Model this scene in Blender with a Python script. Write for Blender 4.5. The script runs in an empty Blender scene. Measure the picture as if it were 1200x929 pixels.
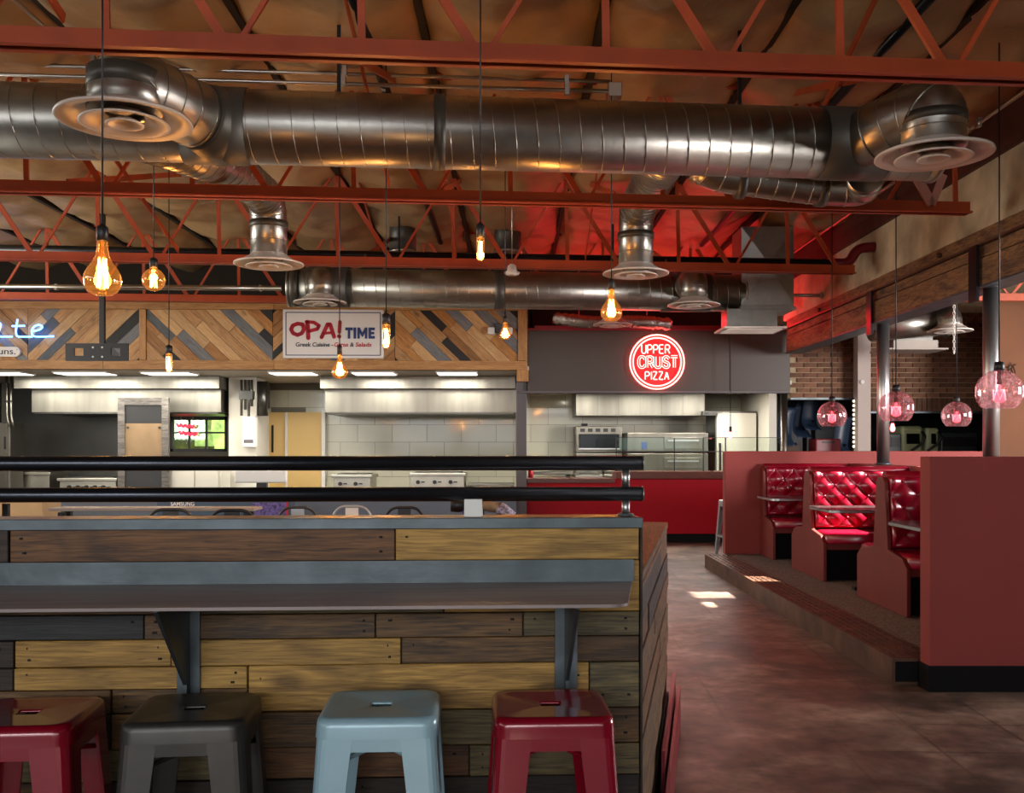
import bpy, math, random
from mathutils import Vector, Matrix, noise

random.seed(7)
SC = bpy.context.scene
COL = SC.collection
PI = math.pi
E, F = 1.43, 1130.0          # eye height, focal length in pixels of the 1200x929 frame

# ------------------------------------------------------------------ camera
cam_d = bpy.data.cameras.new('camera'); cam = bpy.data.objects.new('camera', cam_d); COL.objects.link(cam)
cam.location = (0, 0, E); cam.rotation_euler = (PI/2, 0, 0)
cam_d.sensor_width = 36; cam_d.lens = 36*F/1200; cam_d.shift_y = 59.5/1200; cam_d.clip_end = 200
SC.camera = cam

# ------------------------------------------------------------------ world, sun, window light, exposure
w = bpy.data.worlds.new('world'); SC.world = w; w.use_nodes = True
bg = w.node_tree.nodes['Background']; bg.inputs[0].default_value = (0.75, 0.86, 1.0, 1); bg.inputs[1].default_value = 0.5

def light(kind, name, loc, energy, color, rot=(0, 0, 0), size=None, sy=None):
    d = bpy.data.lights.new(name, kind); d.energy = energy; d.color = color
    if kind == 'AREA':
        d.shape = 'RECTANGLE'; d.size = size; d.size_y = sy or size
    elif kind == 'POINT':
        d.shadow_soft_size = size or 0.03
    elif kind == 'SUN':
        d.angle = math.radians(0.5)
    o = bpy.data.objects.new(name, d); COL.objects.link(o); o.location = loc; o.rotation_euler = rot
    return o

light('SUN', 'sun', (12, 9, 12), 60, (1.0, 0.96, 0.88), (0, math.radians(45), 0))
# daylight through the shopfront windows behind the photographer
for i, (x, e) in enumerate(((-7.15, .75), (-3.95, 1), (-.75, 1), (2.45, .55), (5.65, .4))):
    light('AREA', 'daylight_shopfront', (x, -8.9, 1.85), 50*e*e, (0.97, 0.98, 1.0), (PI/2, 0, 0), 2.85, 1.8)
    light('AREA', 'daylight_transom', (x, -8.9, 3.5), 160*e, (0.97, 0.98, 1.0), (PI/2, 0, 0), 2.85, 1.1)
# clerestory strip along the left wall
light('AREA', 'daylight_clerestory', (-8.85, -1.0, 3.5), 130, (0.97, 0.98, 1.0), (0, -PI/2, 0), 0.9, 12.0)
# side light: daylight from the neighbouring room, and added fill
def aim(loc, to): return (Vector(to)-Vector(loc)).to_track_quat('-Z', 'Y').to_euler()
light('AREA', 'daylight_side', (8.7, 6.4, 2.1), 950, (1.0, 0.94, 0.92), aim((8.7, 6.4, 2.1), (3.2, 10.6, 1.2)), 3.0, 1.7)  # added fill, aimed to brighten the far half wall
light('AREA', 'daylight_side', (-8.8, 9.3, 2.5), 340, (1.0, 0.95, 0.86), aim((-8.8, 9.3, 2.5), (-2, 11.2, 2.7)), 4.0, 1.7)  # added fill for the chevron fascia, no window behind it
light('AREA', 'daylight_side', (8.7, 10.5, 2.1), 120, (1.0, 0.95, 0.97), aim((8.7, 10.5, 2.1), (4, 11, 1.6)), 2.4, 1.6)

SC.view_settings.view_transform = 'Standard'; SC.view_settings.look = 'None'
SC.view_settings.gamma = 1; SC.view_settings.use_curve_mapping = False
SC.view_settings.exposure = 0.0
SC.cycles.max_bounces = 8; SC.cycles.diffuse_bounces = 4; SC.cycles.glossy_bounces = 4
SC.cycles.transparent_max_bounces = 16; SC.cycles.sample_clamp_indirect = 6
SC.cycles.caustics_reflective = False; SC.cycles.caustics_refractive = False

# ------------------------------------------------------------------ helpers
def C(h, k=1.0):
    out = []
    for i in (0, 2, 4):
        c = int(h[i:i+2], 16)/255
        out.append((c/12.92 if c <= 0.04045 else ((c+0.055)/1.055)**2.4)*k)
    return (*out, 1)

def P(x, y, Y):
    return Vector(((x-600)/F*Y, Y, E+(524-y)/F*Y))
def PX(x, Y): return (x-600)/F*Y
def PZ(y, Y): return E+(524-y)/F*Y

def newmat(name):
    m = bpy.data.materials.new(name); m.use_nodes = True
    nt = m.node_tree
    return m, nt, nt.nodes['Principled BSDF']

def mat(name, col, rough=0.5, metal=0.0, var=0.0, scale=6.0, bump=0.0, bscale=60.0, rnd=0.0, spec=None, coat=0.0, stretch=None):
    m, nt, b = newmat(name)
    N, L = nt.nodes, nt.links
    b.inputs['Base Color'].default_value = col; b.inputs['Roughness'].default_value = rough; b.inputs['Metallic'].default_value = metal
    if spec is not None: b.inputs['Specular IOR Level'].default_value = spec
    if coat: b.inputs['Coat Weight'].default_value = coat; b.inputs['Coat Roughness'].default_value = 0.12
    tc = N.new('ShaderNodeTexCoord'); src = tc.outputs['Object']
    if stretch:
        mp = N.new('ShaderNodeMapping'); mp.inputs['Scale'].default_value = stretch; L.new(src, mp.inputs[0]); src = mp.outputs[0]
    if var or rnd:
        nz = N.new('ShaderNodeTexNoise'); nz.inputs['Scale'].default_value = scale; nz.inputs['Detail'].default_value = 6; L.new(src, nz.inputs['Vector'])
        mr = N.new('ShaderNodeMapRange'); mr.inputs['From Min'].default_value = 0.3; mr.inputs['From Max'].default_value = 0.7
        mr.inputs['To Min'].default_value = 1-var; mr.inputs['To Max'].default_value = 1+var
        L.new(nz.outputs['Fac'], mr.inputs['Value'])
        val = mr.outputs[0]
        if rnd:
            oi = N.new('ShaderNodeObjectInfo'); r2 = N.new('ShaderNodeMapRange'); r2.inputs['To Min'].default_value = 1-rnd; r2.inputs['To Max'].default_value = 1+rnd
            L.new(oi.outputs['Random'], r2.inputs['Value'])
            mu = N.new('ShaderNodeMath'); mu.operation = 'MULTIPLY'; L.new(val, mu.inputs[0]); L.new(r2.outputs[0], mu.inputs[1]); val = mu.outputs[0]
        mx = N.new('ShaderNodeVectorMath'); mx.operation = 'SCALE'; mx.inputs[0].default_value = col[:3]; L.new(val, mx.inputs['Scale'])
        L.new(mx.outputs[0], b.inputs['Base Color'])
    if bump:
        nb = N.new('ShaderNodeTexNoise'); nb.inputs['Scale'].default_value = bscale; nb.inputs['Detail'].default_value = 4; L.new(src, nb.inputs['Vector'])
        bp = N.new('ShaderNodeBump'); bp.inputs['Strength'].default_value = bump; bp.inputs['Distance'].default_value = 0.02
        L.new(nb.outputs['Fac'], bp.inputs['Height']); L.new(bp.outputs[0], b.inputs['Normal'])
    return m

def wood(name, dark, lite, rough=0.55, rnd=0.25, grain=1.0, stain=None, stain_amt=0.5, kn=0.0):
    """board with its length along local X"""
    m, nt, b = newmat(name); N, L = nt.nodes, nt.links
    b.inputs['Roughness'].default_value = rough
    tc = N.new('ShaderNodeTexCoord'); oi = N.new('ShaderNodeObjectInfo')
    off = N.new('ShaderNodeVectorMath'); off.operation = 'MULTIPLY_ADD'
    cmb = N.new('ShaderNodeCombineXYZ')
    for k in range(3): L.new(oi.outputs['Random'], cmb.inputs[k])
    off.inputs[1].default_value = (37, 19, 53); L.new(cmb.outputs[0], off.inputs[0]); L.new(tc.outputs['Object'], off.inputs[2])
    def nz(sc, detail, s, dist=0.0):
        mp = N.new('ShaderNodeMapping'); mp.inputs['Scale'].default_value = s; L.new(off.outputs[0], mp.inputs[0])
        n = N.new('ShaderNodeTexNoise'); n.inputs['Scale'].default_value = sc; n.inputs['Detail'].default_value = detail; n.inputs['Distortion'].default_value = dist
        L.new(mp.outputs[0], n.inputs['Vector']); return n.outputs['Fac']
    g1 = nz(4*grain, 6, (0.45, 4, 4), 1.2); g2 = nz(10*grain, 6, (0.9, 16, 16), 0.8)
    ga = N.new('ShaderNodeMath'); ga.operation = 'MULTIPLY_ADD'; ga.inputs[1].default_value = 0.62; L.new(g2, ga.inputs[0])
    gb = N.new('ShaderNodeMath'); gb.operation = 'MULTIPLY'; gb.inputs[1].default_value = 0.38; L.new(g1, gb.inputs[0]); L.new(gb.outputs[0], ga.inputs[2]); g = ga.outputs[0]
    cr = N.new('ShaderNodeValToRGB'); cr.color_ramp.elements[0].position = 0.38; cr.color_ramp.elements[1].position = 0.60
    cr.color_ramp.elements[0].color = dark; cr.color_ramp.elements[1].color = lite; L.new(g, cr.inputs[0])
    out = cr.outputs[0]
    if stain:
        s = nz(4.0, 9, (0.7, 2.2, 2.2), 1.0)
        mr = N.new('ShaderNodeMapRange'); mr.inputs['From Min'].default_value = 0.5; mr.inputs['From Max'].default_value = 0.72
        mr.inputs['To Max'].default_value = stain_amt; L.new(s, mr.inputs['Value'])
        mx = N.new('ShaderNodeMix'); mx.data_type = 'RGBA'; L.new(mr.outputs[0], mx.inputs['Factor']); L.new(out, mx.inputs['A']); mx.inputs['B'].default_value = stain
        out = mx.outputs['Result']
    if kn:
        mp = N.new('ShaderNodeMapping'); mp.inputs['Scale'].default_value = (2.6, 5.5, 5.5); L.new(off.outputs[0], mp.inputs[0])
        vo = N.new('ShaderNodeTexVoronoi'); vo.inputs['Scale'].default_value = 1.0; L.new(mp.outputs[0], vo.inputs['Vector'])
        mr = N.new('ShaderNodeMapRange'); mr.inputs['From Min'].default_value = 0.08; mr.inputs['From Max'].default_value = 0.2
        mr.inputs['To Min'].default_value = kn; mr.inputs['To Max'].default_value = 0.0; L.new(vo.outputs['Distance'], mr.inputs['Value'])
        mx = N.new('ShaderNodeMix'); mx.data_type = 'RGBA'; L.new(mr.outputs[0], mx.inputs['Factor']); L.new(out, mx.inputs['A']); mx.inputs['B'].default_value = (dark[0]*.3, dark[1]*.25, dark[2]*.2, 1)
        out = mx.outputs['Result']
    r2 = N.new('ShaderNodeMapRange'); r2.inputs['To Min'].default_value = 1-rnd; r2.inputs['To Max'].default_value = 1+rnd; L.new(oi.outputs['Random'], r2.inputs['Value'])
    sc = N.new('ShaderNodeVectorMath'); sc.operation = 'SCALE'; L.new(out, sc.inputs[0]); L.new(r2.outputs[0], sc.inputs['Scale'])
    L.new(sc.outputs[0], b.inputs['Base Color'])
    bp = N.new('ShaderNodeBump'); bp.inputs['Strength'].default_value = 0.35; bp.inputs['Distance'].default_value = 0.006
    L.new(g, bp.inputs['Height']); L.new(bp.outputs[0], b.inputs['Normal'])
    return m

def emit(name, col, strength):
    m, nt, b = newmat(name)
    b.inputs['Base Color'].default_value = (0.02, 0.02, 0.02, 1)
    b.inputs['Emission Color'].default_value = col; b.inputs['Emission Strength'].default_value = strength
    return m

def glass(name, tint, edge=(1, 1, 1, 1), blend=0.35, em=None, es=0.0, ior_f=0.6):
    m = bpy.data.materials.new(name); m.use_nodes = True; nt = m.node_tree; N, L = nt.nodes, nt.links
    N.remove(N['Principled BSDF']); out = N['Material Output']
    tr = N.new('ShaderNodeBsdfTransparent'); tr.inputs[0].default_value = tint
    gl = N.new('ShaderNodeBsdfGlossy'); gl.inputs['Color'].default_value = edge; gl.inputs['Roughness'].default_value = 0.04
    lw = N.new('ShaderNodeLayerWeight'); lw.inputs[0].default_value = blend
    mu = N.new('ShaderNodeMath'); mu.operation = 'MULTIPLY'; mu.inputs[1].default_value = ior_f; L.new(lw.outputs['Facing'], mu.inputs[0])
    ad = N.new('ShaderNodeMath'); ad.operation = 'ADD'; ad.inputs[1].default_value = 0.05; L.new(mu.outputs[0], ad.inputs[0])
    mx = N.new('ShaderNodeMixShader'); L.new(ad.outputs[0], mx.inputs[0]); L.new(tr.outputs[0], mx.inputs[1]); L.new(gl.outputs[0], mx.inputs[2])
    s = mx.outputs[0]
    if em:
        e = N.new('ShaderNodeEmission'); e.inputs[0].default_value = em; e.inputs[1].default_value = es
        a = N.new('ShaderNodeAddShader'); L.new(s, a.inputs[0]); L.new(e.outputs[0], a.inputs[1]); s = a.outputs[0]
    L.new(s, out.inputs[0])
    return m

WM = {}
class MB:
    def __init__(s): s.v = []; s.f = []; s.sm = []
    def add(s, vs, fs, smooth=False):
        o = len(s.v); s.v += [Vector(v) for v in vs]
        s.f += [tuple(i+o for i in f) for f in fs]; s.sm += [smooth]*len(fs); return s
    def box(s, c, d, M=None):
        x, y, z = d[0]/2, d[1]/2, d[2]/2
        vs = [Vector((a*x, b*y, e*z)) for a in (-1, 1) for b in (-1, 1) for e in (-1, 1)]
        if M is not None: vs = [M @ v for v in vs]
        vs = [v+Vector(c) for v in vs]
        return s.add(vs, [(0, 1, 3, 2), (4, 6, 7, 5), (0, 4, 5, 1), (2, 3, 7, 6), (0, 2, 6, 4), (1, 5, 7, 3)])
    def bb(s, a, b):
        return s.box([(a[i]+b[i])/2 for i in range(3)], [abs(b[i]-a[i]) for i in range(3)])
    def ring(s, rings, closed=False, cap=True, smooth=True):
        n = len(rings[0]); vs = [p for r in rings for p in r]; fs = []; R = len(rings)
        for i in range(R if closed else R-1):
            a, b = i*n, ((i+1) % R)*n
            for k in range(n): fs.append((a+k, a+(k+1) % n, b+(k+1) % n, b+k))
        s.add(vs, fs, smooth)
        if cap and not closed:
            o = len(s.v)-len(vs)
            s.f.append(tuple(o+k for k in reversed(range(n)))); s.f.append(tuple(o+(R-1)*n+k for k in range(n))); s.sm += [False, False]
        return s
    def sweep(s, path, r, n=12, cap=True, closed=False):
        path = [Vector(p) for p in path]; rs = r if isinstance(r, (list, tuple)) else [r]*len(path)
        rings = []; up = None; m = len(path)
        for i, p in enumerate(path):
            a = path[i-1] if (i or closed) else p
            b = path[(i+1) % m] if (i < m-1 or closed) else p
            t = (b-a).normalized()
            if up is None:
                up = Vector((0, 0, 1)) if abs(t.z) < 0.9 else Vector((1, 0, 0))
            x = t.cross(up).normalized(); up = x.cross(t).normalized()
            rings.append([p+(x*math.cos(2*PI*k/n)+up*math.sin(2*PI*k/n))*rs[i] for k in range(n)])
        return s.ring(rings, closed, cap)
    def cyl(s, a, b, r, r2=None, n=16): return s.sweep([a, b], [r, r if r2 is None else r2], n)
    def bar(s, a, b, wd, th, up=(0, 0, 1)):
        a, b = Vector(a), Vector(b); t = (b-a); l = t.length; t.normalize()
        x = t.cross(Vector(up))
        if x.length < 1e-4: x = t.cross(Vector((0, 1, 0)))
        x.normalize(); u = x.cross(t)
        M = Matrix((t, x, u)).transposed()
        return s.box((a+b)/2, (l, th, wd), M)
    def lathe(s, prof, c=(0, 0, 0), n=24, cap=False):
        c = Vector(c)
        rings = [[c+Vector((r*math.cos(2*PI*k/n), r*math.sin(2*PI*k/n), z)) for k in range(n)] for r, z in prof]
        return s.ring(rings, False, cap)
    def prism(s, poly, fn, t0, t1):
        n = len(poly); vs = [fn(p[0], p[1], t0) for p in poly]+[fn(p[0], p[1], t1) for p in poly]
        fs = [tuple(range(n)), tuple(reversed(range(n, 2*n)))]+[(k, k+n, (k+1) % n+n, (k+1) % n) for k in range(n)]
        return s.add(vs, fs)
    def build(s, name, m, parent=None, world=True, basis=None, bevel=0.0, bseg=2, smooth=None):
        vs = s.v
        pm = WM.get(parent.name, Matrix()) if parent else Matrix()
        if world and basis is None and parent:
            inv = pm.inverted(); vs = [inv @ v for v in vs]
        me = bpy.data.meshes.new(name); me.from_pydata([tuple(v) for v in vs], [], s.f)
        me.polygons.foreach_set('use_smooth', [bool(x) if smooth is None else smooth for x in s.sm])
        me.update()
        if m: me.materials.append(m)
        import bmesh
        bm = bmesh.new(); bm.from_mesh(me); bmesh.ops.recalc_face_normals(bm, faces=bm.faces); bm.to_mesh(me); bm.free()
        o = bpy.data.objects.new(name, me); COL.objects.link(o)
        if parent: o.parent = parent
        if basis is not None:
            loc = (pm.inverted() @ basis) if world else basis
            o.matrix_basis = loc; WM[o.name] = pm @ loc
        else: WM[o.name] = pm
        if bevel:
            b = o.modifiers.new('bevel', 'BEVEL'); b.width = bevel; b.segments = bseg; b.limit_method = 'ANGLE'
        return o

def link_mesh(name, me, parent, basis):
    """another object that shares a mesh, basis in world space"""
    o = bpy.data.objects.new(name, me); COL.objects.link(o)
    pm = WM.get(parent.name, Matrix()) if parent else Matrix()
    if parent: o.parent = parent
    o.matrix_basis = pm.inverted() @ basis; WM[o.name] = basis
    return o

def tag(o, label, cat, group=None, kind=None):
    if label: o['label'] = label
    if cat: o['category'] = cat
    if group: o['group'] = group
    if kind: o['kind'] = kind
    return o
def thing(name, label, cat, loc=(0, 0, 0), rz=0.0, group=None):
    o = bpy.data.objects.new(name, None); COL.objects.link(o); o.empty_display_size = 0.1
    o.location = loc; o.rotation_euler = (0, 0, rz)
    WM[o.name] = Matrix.Translation(Vector(loc)) @ Matrix.Rotation(rz, 4, 'Z')
    return tag(o, label, cat, group)
def struct(name, mb, m, **k):
    o = mb.build(name, m, None, **k); o['kind'] = 'structure'; return o
def structroot(name, loc=(0, 0, 0), rz=0.0):
    o = thing(name, None, None, loc, rz); o['kind'] = 'structure'; return o
def copy_tree(o, loc, rz=None, label=None, parent=None):
    c = o.copy(); COL.objects.link(c)
    if parent is None:
        c.location = loc
        if rz is not None: c.rotation_euler = (0, 0, rz)
        if label: c['label'] = label
        WM[c.name] = Matrix.Translation(Vector(loc)) @ Matrix.Rotation(c.rotation_euler.z, 4, 'Z')
    else:
        c.parent = parent
    for ch in list(o.children): copy_tree(ch, None, parent=c)
    return c
def arc(c, a, b, r0, n=8):
    """points of a quarter bend: from c+a*r0 to c+b*r0 about centre c (a, b unit vectors)"""
    c, a, b = Vector(c), Vector(a), Vector(b)
    return [c+(a*math.cos(PI/2*i/n)+b*math.sin(PI/2*i/n))*r0 for i in range(n+1)]
def fillet(pts, r, n=6):
    pts = [Vector(p) for p in pts]; out = [pts[0]]
    for i in range(1, len(pts)-1):
        p = pts[i]; d0 = (pts[i-1]-p); d1 = (pts[i+1]-p); rr = min(r, d0.length*.48, d1.length*.48)
        a = p+d0.normalized()*rr; b = p+d1.normalized()*rr
        for k in range(n+1):
            t = k/n; out.append(a*(1-t)**2+p*2*t*(1-t)+b*t*t)
    out.append(pts[-1]); return out
def clip(poly, nx, ny, d):
    """keep nx*x+ny*y <= d"""
    out = []
    for i in range(len(poly)):
        a, b = poly[i], poly[(i+1) % len(poly)]
        fa, fb = nx*a[0]+ny*a[1]-d, nx*b[0]+ny*b[1]-d
        if fa <= 0: out.append(a)
        if fa*fb < 0:
            t = fa/(fa-fb); out.append((a[0]+(b[0]-a[0])*t, a[1]+(b[1]-a[1])*t))
    return out

# ------------------------------------------------------------------ materials
M = {}
M['galv'] = mat('galvanised_steel', C('b0aea6'), 0.33, 1.0, 0.10, 9, 0.03, 20)
M['galv_dark'] = mat('duct_sealant_band', C('5a5953'), 0.45, 0.6)
M['stainless'] = mat('brushed_stainless', C('7a776e'), 0.40, 1.0, 0.2, 2.2, 0.12, 5, stretch=(2.5, 1, .3))
M['stainless_lt'] = mat('pale_stainless', C('aaa69a'), 0.38, 1.0, 0.1, 4)
M['stainless_dk'] = mat('dark_stainless', C('5c5b57'), 0.35, 1.0, 0.1, 4)
M['joist'] = mat('red_oxide_paint', C('b34a22'), 0.42, 0, 0.12, 5)
M['white_metal'] = mat('white_enamel', C('ddd5ca'), 0.4)
M['kraft'] = mat('kraft_insulation', C('b3966a'), 0.42, 0, 0.25, 1.6, 0.5, 7)
M['roofdeck'] = mat('roof_deck', C('2a2118'), 0.9)
M['black'] = mat('black_paint', C('131214'), 0.45)
M['black_gloss'] = mat('black_gloss', C('0b0b0c'), 0.1)
M['blacksteel'] = mat('black_tube_steel', C('3d4046'), 0.27, 0.9, 0.1, 5)
M['rawsteel'] = mat('raw_blue_steel', C('565e62'), 0.42, 0.7, 0.25, 6, 0.05, 30)
M['shelfsteel'] = mat('brown_steel_plate', C('8a7e7c'), 0.45, 0.2, 0.18, 5, stretch=(0.6, 6, 6))
M['conduit'] = mat('conduit', C('b8b3a8'), 0.3, 1.0)
M['darkpipe'] = mat('black_iron_pipe', C('17171a'), 0.3, 0.4)
M['partition'] = mat('brick_red_paint', C('8d332d'), 0.65, 0, 0.05, 3)
M['bench_wood'] = mat('bench_paint', C('74271f'), 0.55, 0, 0.08, 3)
M['vinyl'] = mat('red_vinyl', C('920324'), 0.28, 0, 0.04, 4, 0.02, 60, coat=0.3)
M['red_counter'] = mat('red_counter_panel', C('a00418'), 0.55, 0, 0.05, 3, spec=.2)
M['counter_wood'] = mat('counter_wood', C('5c2a1c'), 0.35, 0, 0.2, 5, stretch=(1, 8, 8))
M['base_black'] = mat('vinyl_base', C('0f0d0e'), 0.7, spec=.15)
M['carpet'] = mat('carpet_loop', C('7c6c60'), 0.95, 0, 0.55, 60, 0.6, 160)
M['rust'] = mat('rusted_steel', C('5a3d2c'), 0.5, 0.35, 0.5, 5, 0.15, 30)
M['tile'] = mat('grey_wall_tile', C('d0cdb8'), 0.08, 0, 0.03, 2, rnd=0.05)
M['grout'] = mat('grout', C('7d7a6e'), 0.9)
M['plaster'] = mat('kitchen_white', C('cfcabc'), 0.6)
M['yellow'] = mat('yellow_door_paint', C('e6c27c'), 0.5)
M['darkwall'] = mat('dark_kitchen_wall', C('4a4945'), 0.3, 0.2, 0.1, 3)
M['greywall'] = mat('grey_pillar_paint', C('5f5b5d'), 0.6)
M['fascia'] = mat('charcoal_fascia', C('42372f'), 0.45, 0, 0.06, 2)
M['bluegrey'] = mat('blue_grey_panel', C('5a626e'), 0.5, 0, 0.06, 3)
M['cream'] = mat('stained_cream_wall', C('c6b898'), 0.8, 0, 0.45, 2.2, 0.2, 20)
M['timber'] = wood('old_timber', C('4a2f20'), C('a27a50'), 0.7, 0.1, 1.6, C('3a2c2a'), 0.8, kn=.5)
M['greypost'] = mat('pinkish_grey_post', C('b0a198'), 0.6)
M['chrome'] = mat('polished_steel_pole', C('c4c4c4'), 0.36, 1.0)
M['brick'] = mat('brown_brick', C('74503c'), 0.85, 0, 0.3, 14, 0.3, 60, rnd=0.3)
M['mortar'] = mat('mortar', C('b09c7c'), 0.95, 0, 0.15, 10)
M['orange'] = mat('orange_wall', C('71421d'), 0.7, 0, 0.1, 2)
M['outer'] = mat('outer_wall', C('5a5048'), 0.8)
M['table'] = mat('dark_laminate', C('2d2828'), 0.25)
M['signwhite'] = mat('sign_white', C('e2dcd4'), 0.4)
M['signred'] = mat('sign_red', C('b3122a'), 0.5)
M['signblue'] = mat('sign_blue', C('22386e'), 0.5)
M['ink'] = mat('sign_ink', C('2b2d3d'), 0.5)
M['acrylic'] = mat('red_acrylic', C('c40f1c'), 0.5)
M['foil'] = mat('foil_flex', C('b5b0aa'), 0.25, 1.0, 0.2, 20, 0.8, 40)
M['pine'] = wood('pine_board', C('9a6a3a'), C('c79a62'), 0.55, 0.16, 1.0, C('7a4c28'), 0.3, kn=0.6)
M['pine2'] = wood('amber_pine_board', C('8a5a2c'), C('b8803f'), 0.55, 0.2, 1.0, C('5c371c'), 0.4, kn=0.6)
M['pine3'] = wood('pale_pine_board', C('b08452'), C('d0a872'), 0.55, 0.12, 1.0, kn=0.5)
M['greyboard'] = wood('grey_washed_board', C('5c5e62'), C('858482'), 0.6, 0.15)
M['slate'] = wood('slate_board', C('3e4346'), C('5a6063'), 0.6, 0.15)
M['blackboard'] = wood('black_board', C('141312'), C('262422'), 0.6, 0.2)
M['frameboard'] = wood('frame_board', C('9c6b38'), C('c08f55'), 0.55, 0.08, 0.8, C('80502a'), 0.3)
M['b_yellow'] = wood('pallet_yellow', C('7d5c28'), C('bd9248'), 0.6, 0.12, 0.8, C('5a3f1c'), 0.6, kn=0.7)
M['b_brown'] = wood('pallet_brown', C('36240f'), C('785730'), 0.6, 0.15, 0.9, C('23160e'), 0.7, kn=0.7)
M['b_red'] = wood('pallet_reddish', C('3c220e'), C('78502a'), 0.6, 0.12, 0.8, C('2c190f'), 0.6, kn=0.6)
M['b_dark'] = wood('pallet_dark', C('1e1712'), C('3f3127'), 0.65, 0.2, 0.9, C('120e0b'), 0.6)
M['b_olive'] = wood('pallet_olive', C('3d3422'), C('75663f'), 0.6, 0.12, 0.9, C('231d12'), 0.6, kn=0.5)
M['b_black'] = wood('pallet_black', C('141516'), C('2c2d2e'), 0.6, 0.15)
M['ledgewood'] = wood('ledge_wood', C('6b4526'), C('a9794a'), 0.4, 0.1)
M['stool_red'] = mat('stool_red_paint', C('82081f'), 0.18, 0.1, 0.06, 8, coat=0.4)
M['stool_blue'] = mat('stool_blue_paint', C('96b6c2'), 0.3, 0.1, 0.05, 8)
M['stool_grey'] = mat('stool_gunmetal', C('45423f'), 0.4, 0.6, 0.12, 12)
M['lightgrey'] = mat('light_grey_metal', C('a7adb0'), 0.4, 0.5)
M['cardboard'] = mat('cardboard', C('a98a63'), 0.8, 0, 0.08, 5)
M['white'] = mat('white_plastic', C('e8e6e0'), 0.45)
M['greyslab'] = mat('grey_beige_top', C('a3988c'), 0.5, 0, 0.1, 3)
M['purple'] = mat('purple_print', C('5a4a86'), 0.5, 0, 0.9, 30)
M['cloth'] = mat('patterned_cloth', C('b0a4b8'), 0.9, 0, 0.7, 90)
M['tan'] = mat('tan_ply', C('a5825c'), 0.6, 0, 0.1, 4)
M['frame_grey'] = wood('dark_frame_board', C('35322f'), C('6a645e'), .7, .15)
M['tan_dull'] = mat('dull_tan_ply', C('836a4c'), .7, 0, .1, 4)
M['tealbox'] = mat('slate_blue_carton', C('3c4d5f'), 0.5, 0, 0.06, 3)
M['greenchair'] = mat('olive_green_paint', C('a9b184'), 0.45)
M['darkblue'] = mat('dark_blue_plastic', C('26364c'), 0.35)
M['redbox'] = mat('dark_red_case', C('7a1420'), 0.4)
M['crate'] = mat('brown_crate', C('4a3a30'), 0.7, 0, 0.2, 6)
M['foliage'] = mat('foliage', C('7f9a50'), 0.8, 0, 0.5, 6)
M['clear'] = glass('clear_glass', (0.93, 0.97, 0.94, 1), (0.8, 1, 0.9, 1), 0.3, ior_f=0.35)
M['glass_edge'] = mat('green_glass_edge', C('7fb8a0'), 0.1)
M['globe'] = glass('pink_glass_globe', (0.93, 0.72, 0.74, 1), (1, 0.9, 0.92, 1), 0.4, None, 0, 0.35)
def seed(m):
    nt = m.node_tree; N, L = nt.nodes, nt.links; out = N['Material Output']; src = out.inputs[0].links[0].from_socket
    tl = N.new('ShaderNodeBsdfTranslucent'); tl.inputs[0].default_value = (1, .80, .82, 1); mx = N.new('ShaderNodeMixShader')
    nz = N.new('ShaderNodeTexNoise'); nz.inputs['Scale'].default_value = 60; mr = N.new('ShaderNodeMapRange'); mr.inputs['From Min'].default_value = .4; mr.inputs['From Max'].default_value = .7; mr.inputs['To Min'].default_value = .08; mr.inputs['To Max'].default_value = .3
    tc = N.new('ShaderNodeTexCoord'); L.new(tc.outputs['Object'], nz.inputs['Vector']); L.new(nz.outputs['Fac'], mr.inputs['Value']); L.new(mr.outputs[0], mx.inputs[0]); L.new(src, mx.inputs[1]); L.new(tl.outputs[0], mx.inputs[2]); L.new(mx.outputs[0], out.inputs[0])
seed(M['globe'])
M['amber'] = glass('amber_bulb_glass', (1.0, 0.72, 0.38, 1), (1, 0.85, 0.6, 1), 0.45, (1.0, 0.36, 0.07, 1), 0.18, 0.5)
M['filament'] = emit('hot_filament', (1.0, 0.62, 0.28, 1), 22)
M['redbulb'] = emit('red_filament', (1.0, 0.12, 0.14, 1), 9)
M['redglow'] = emit('red_bulb_glow', (1.0, 0.07, 0.10, 1), 4.5)
M['neon_red'] = emit('neon_red', (1.0, 0.13, 0.11, 1), 11)
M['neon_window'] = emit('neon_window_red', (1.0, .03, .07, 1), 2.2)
M['neon_blue'] = emit('neon_blue', (0.10, 0.30, 1.0, 1), 8)
M['troffer'] = emit('light_panel', (1.0, 0.97, 0.88, 1), 3.5)
M['ledwarm'] = emit('string_bulb', (1.0, 0.85, 0.6, 1), 2.5)

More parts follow.
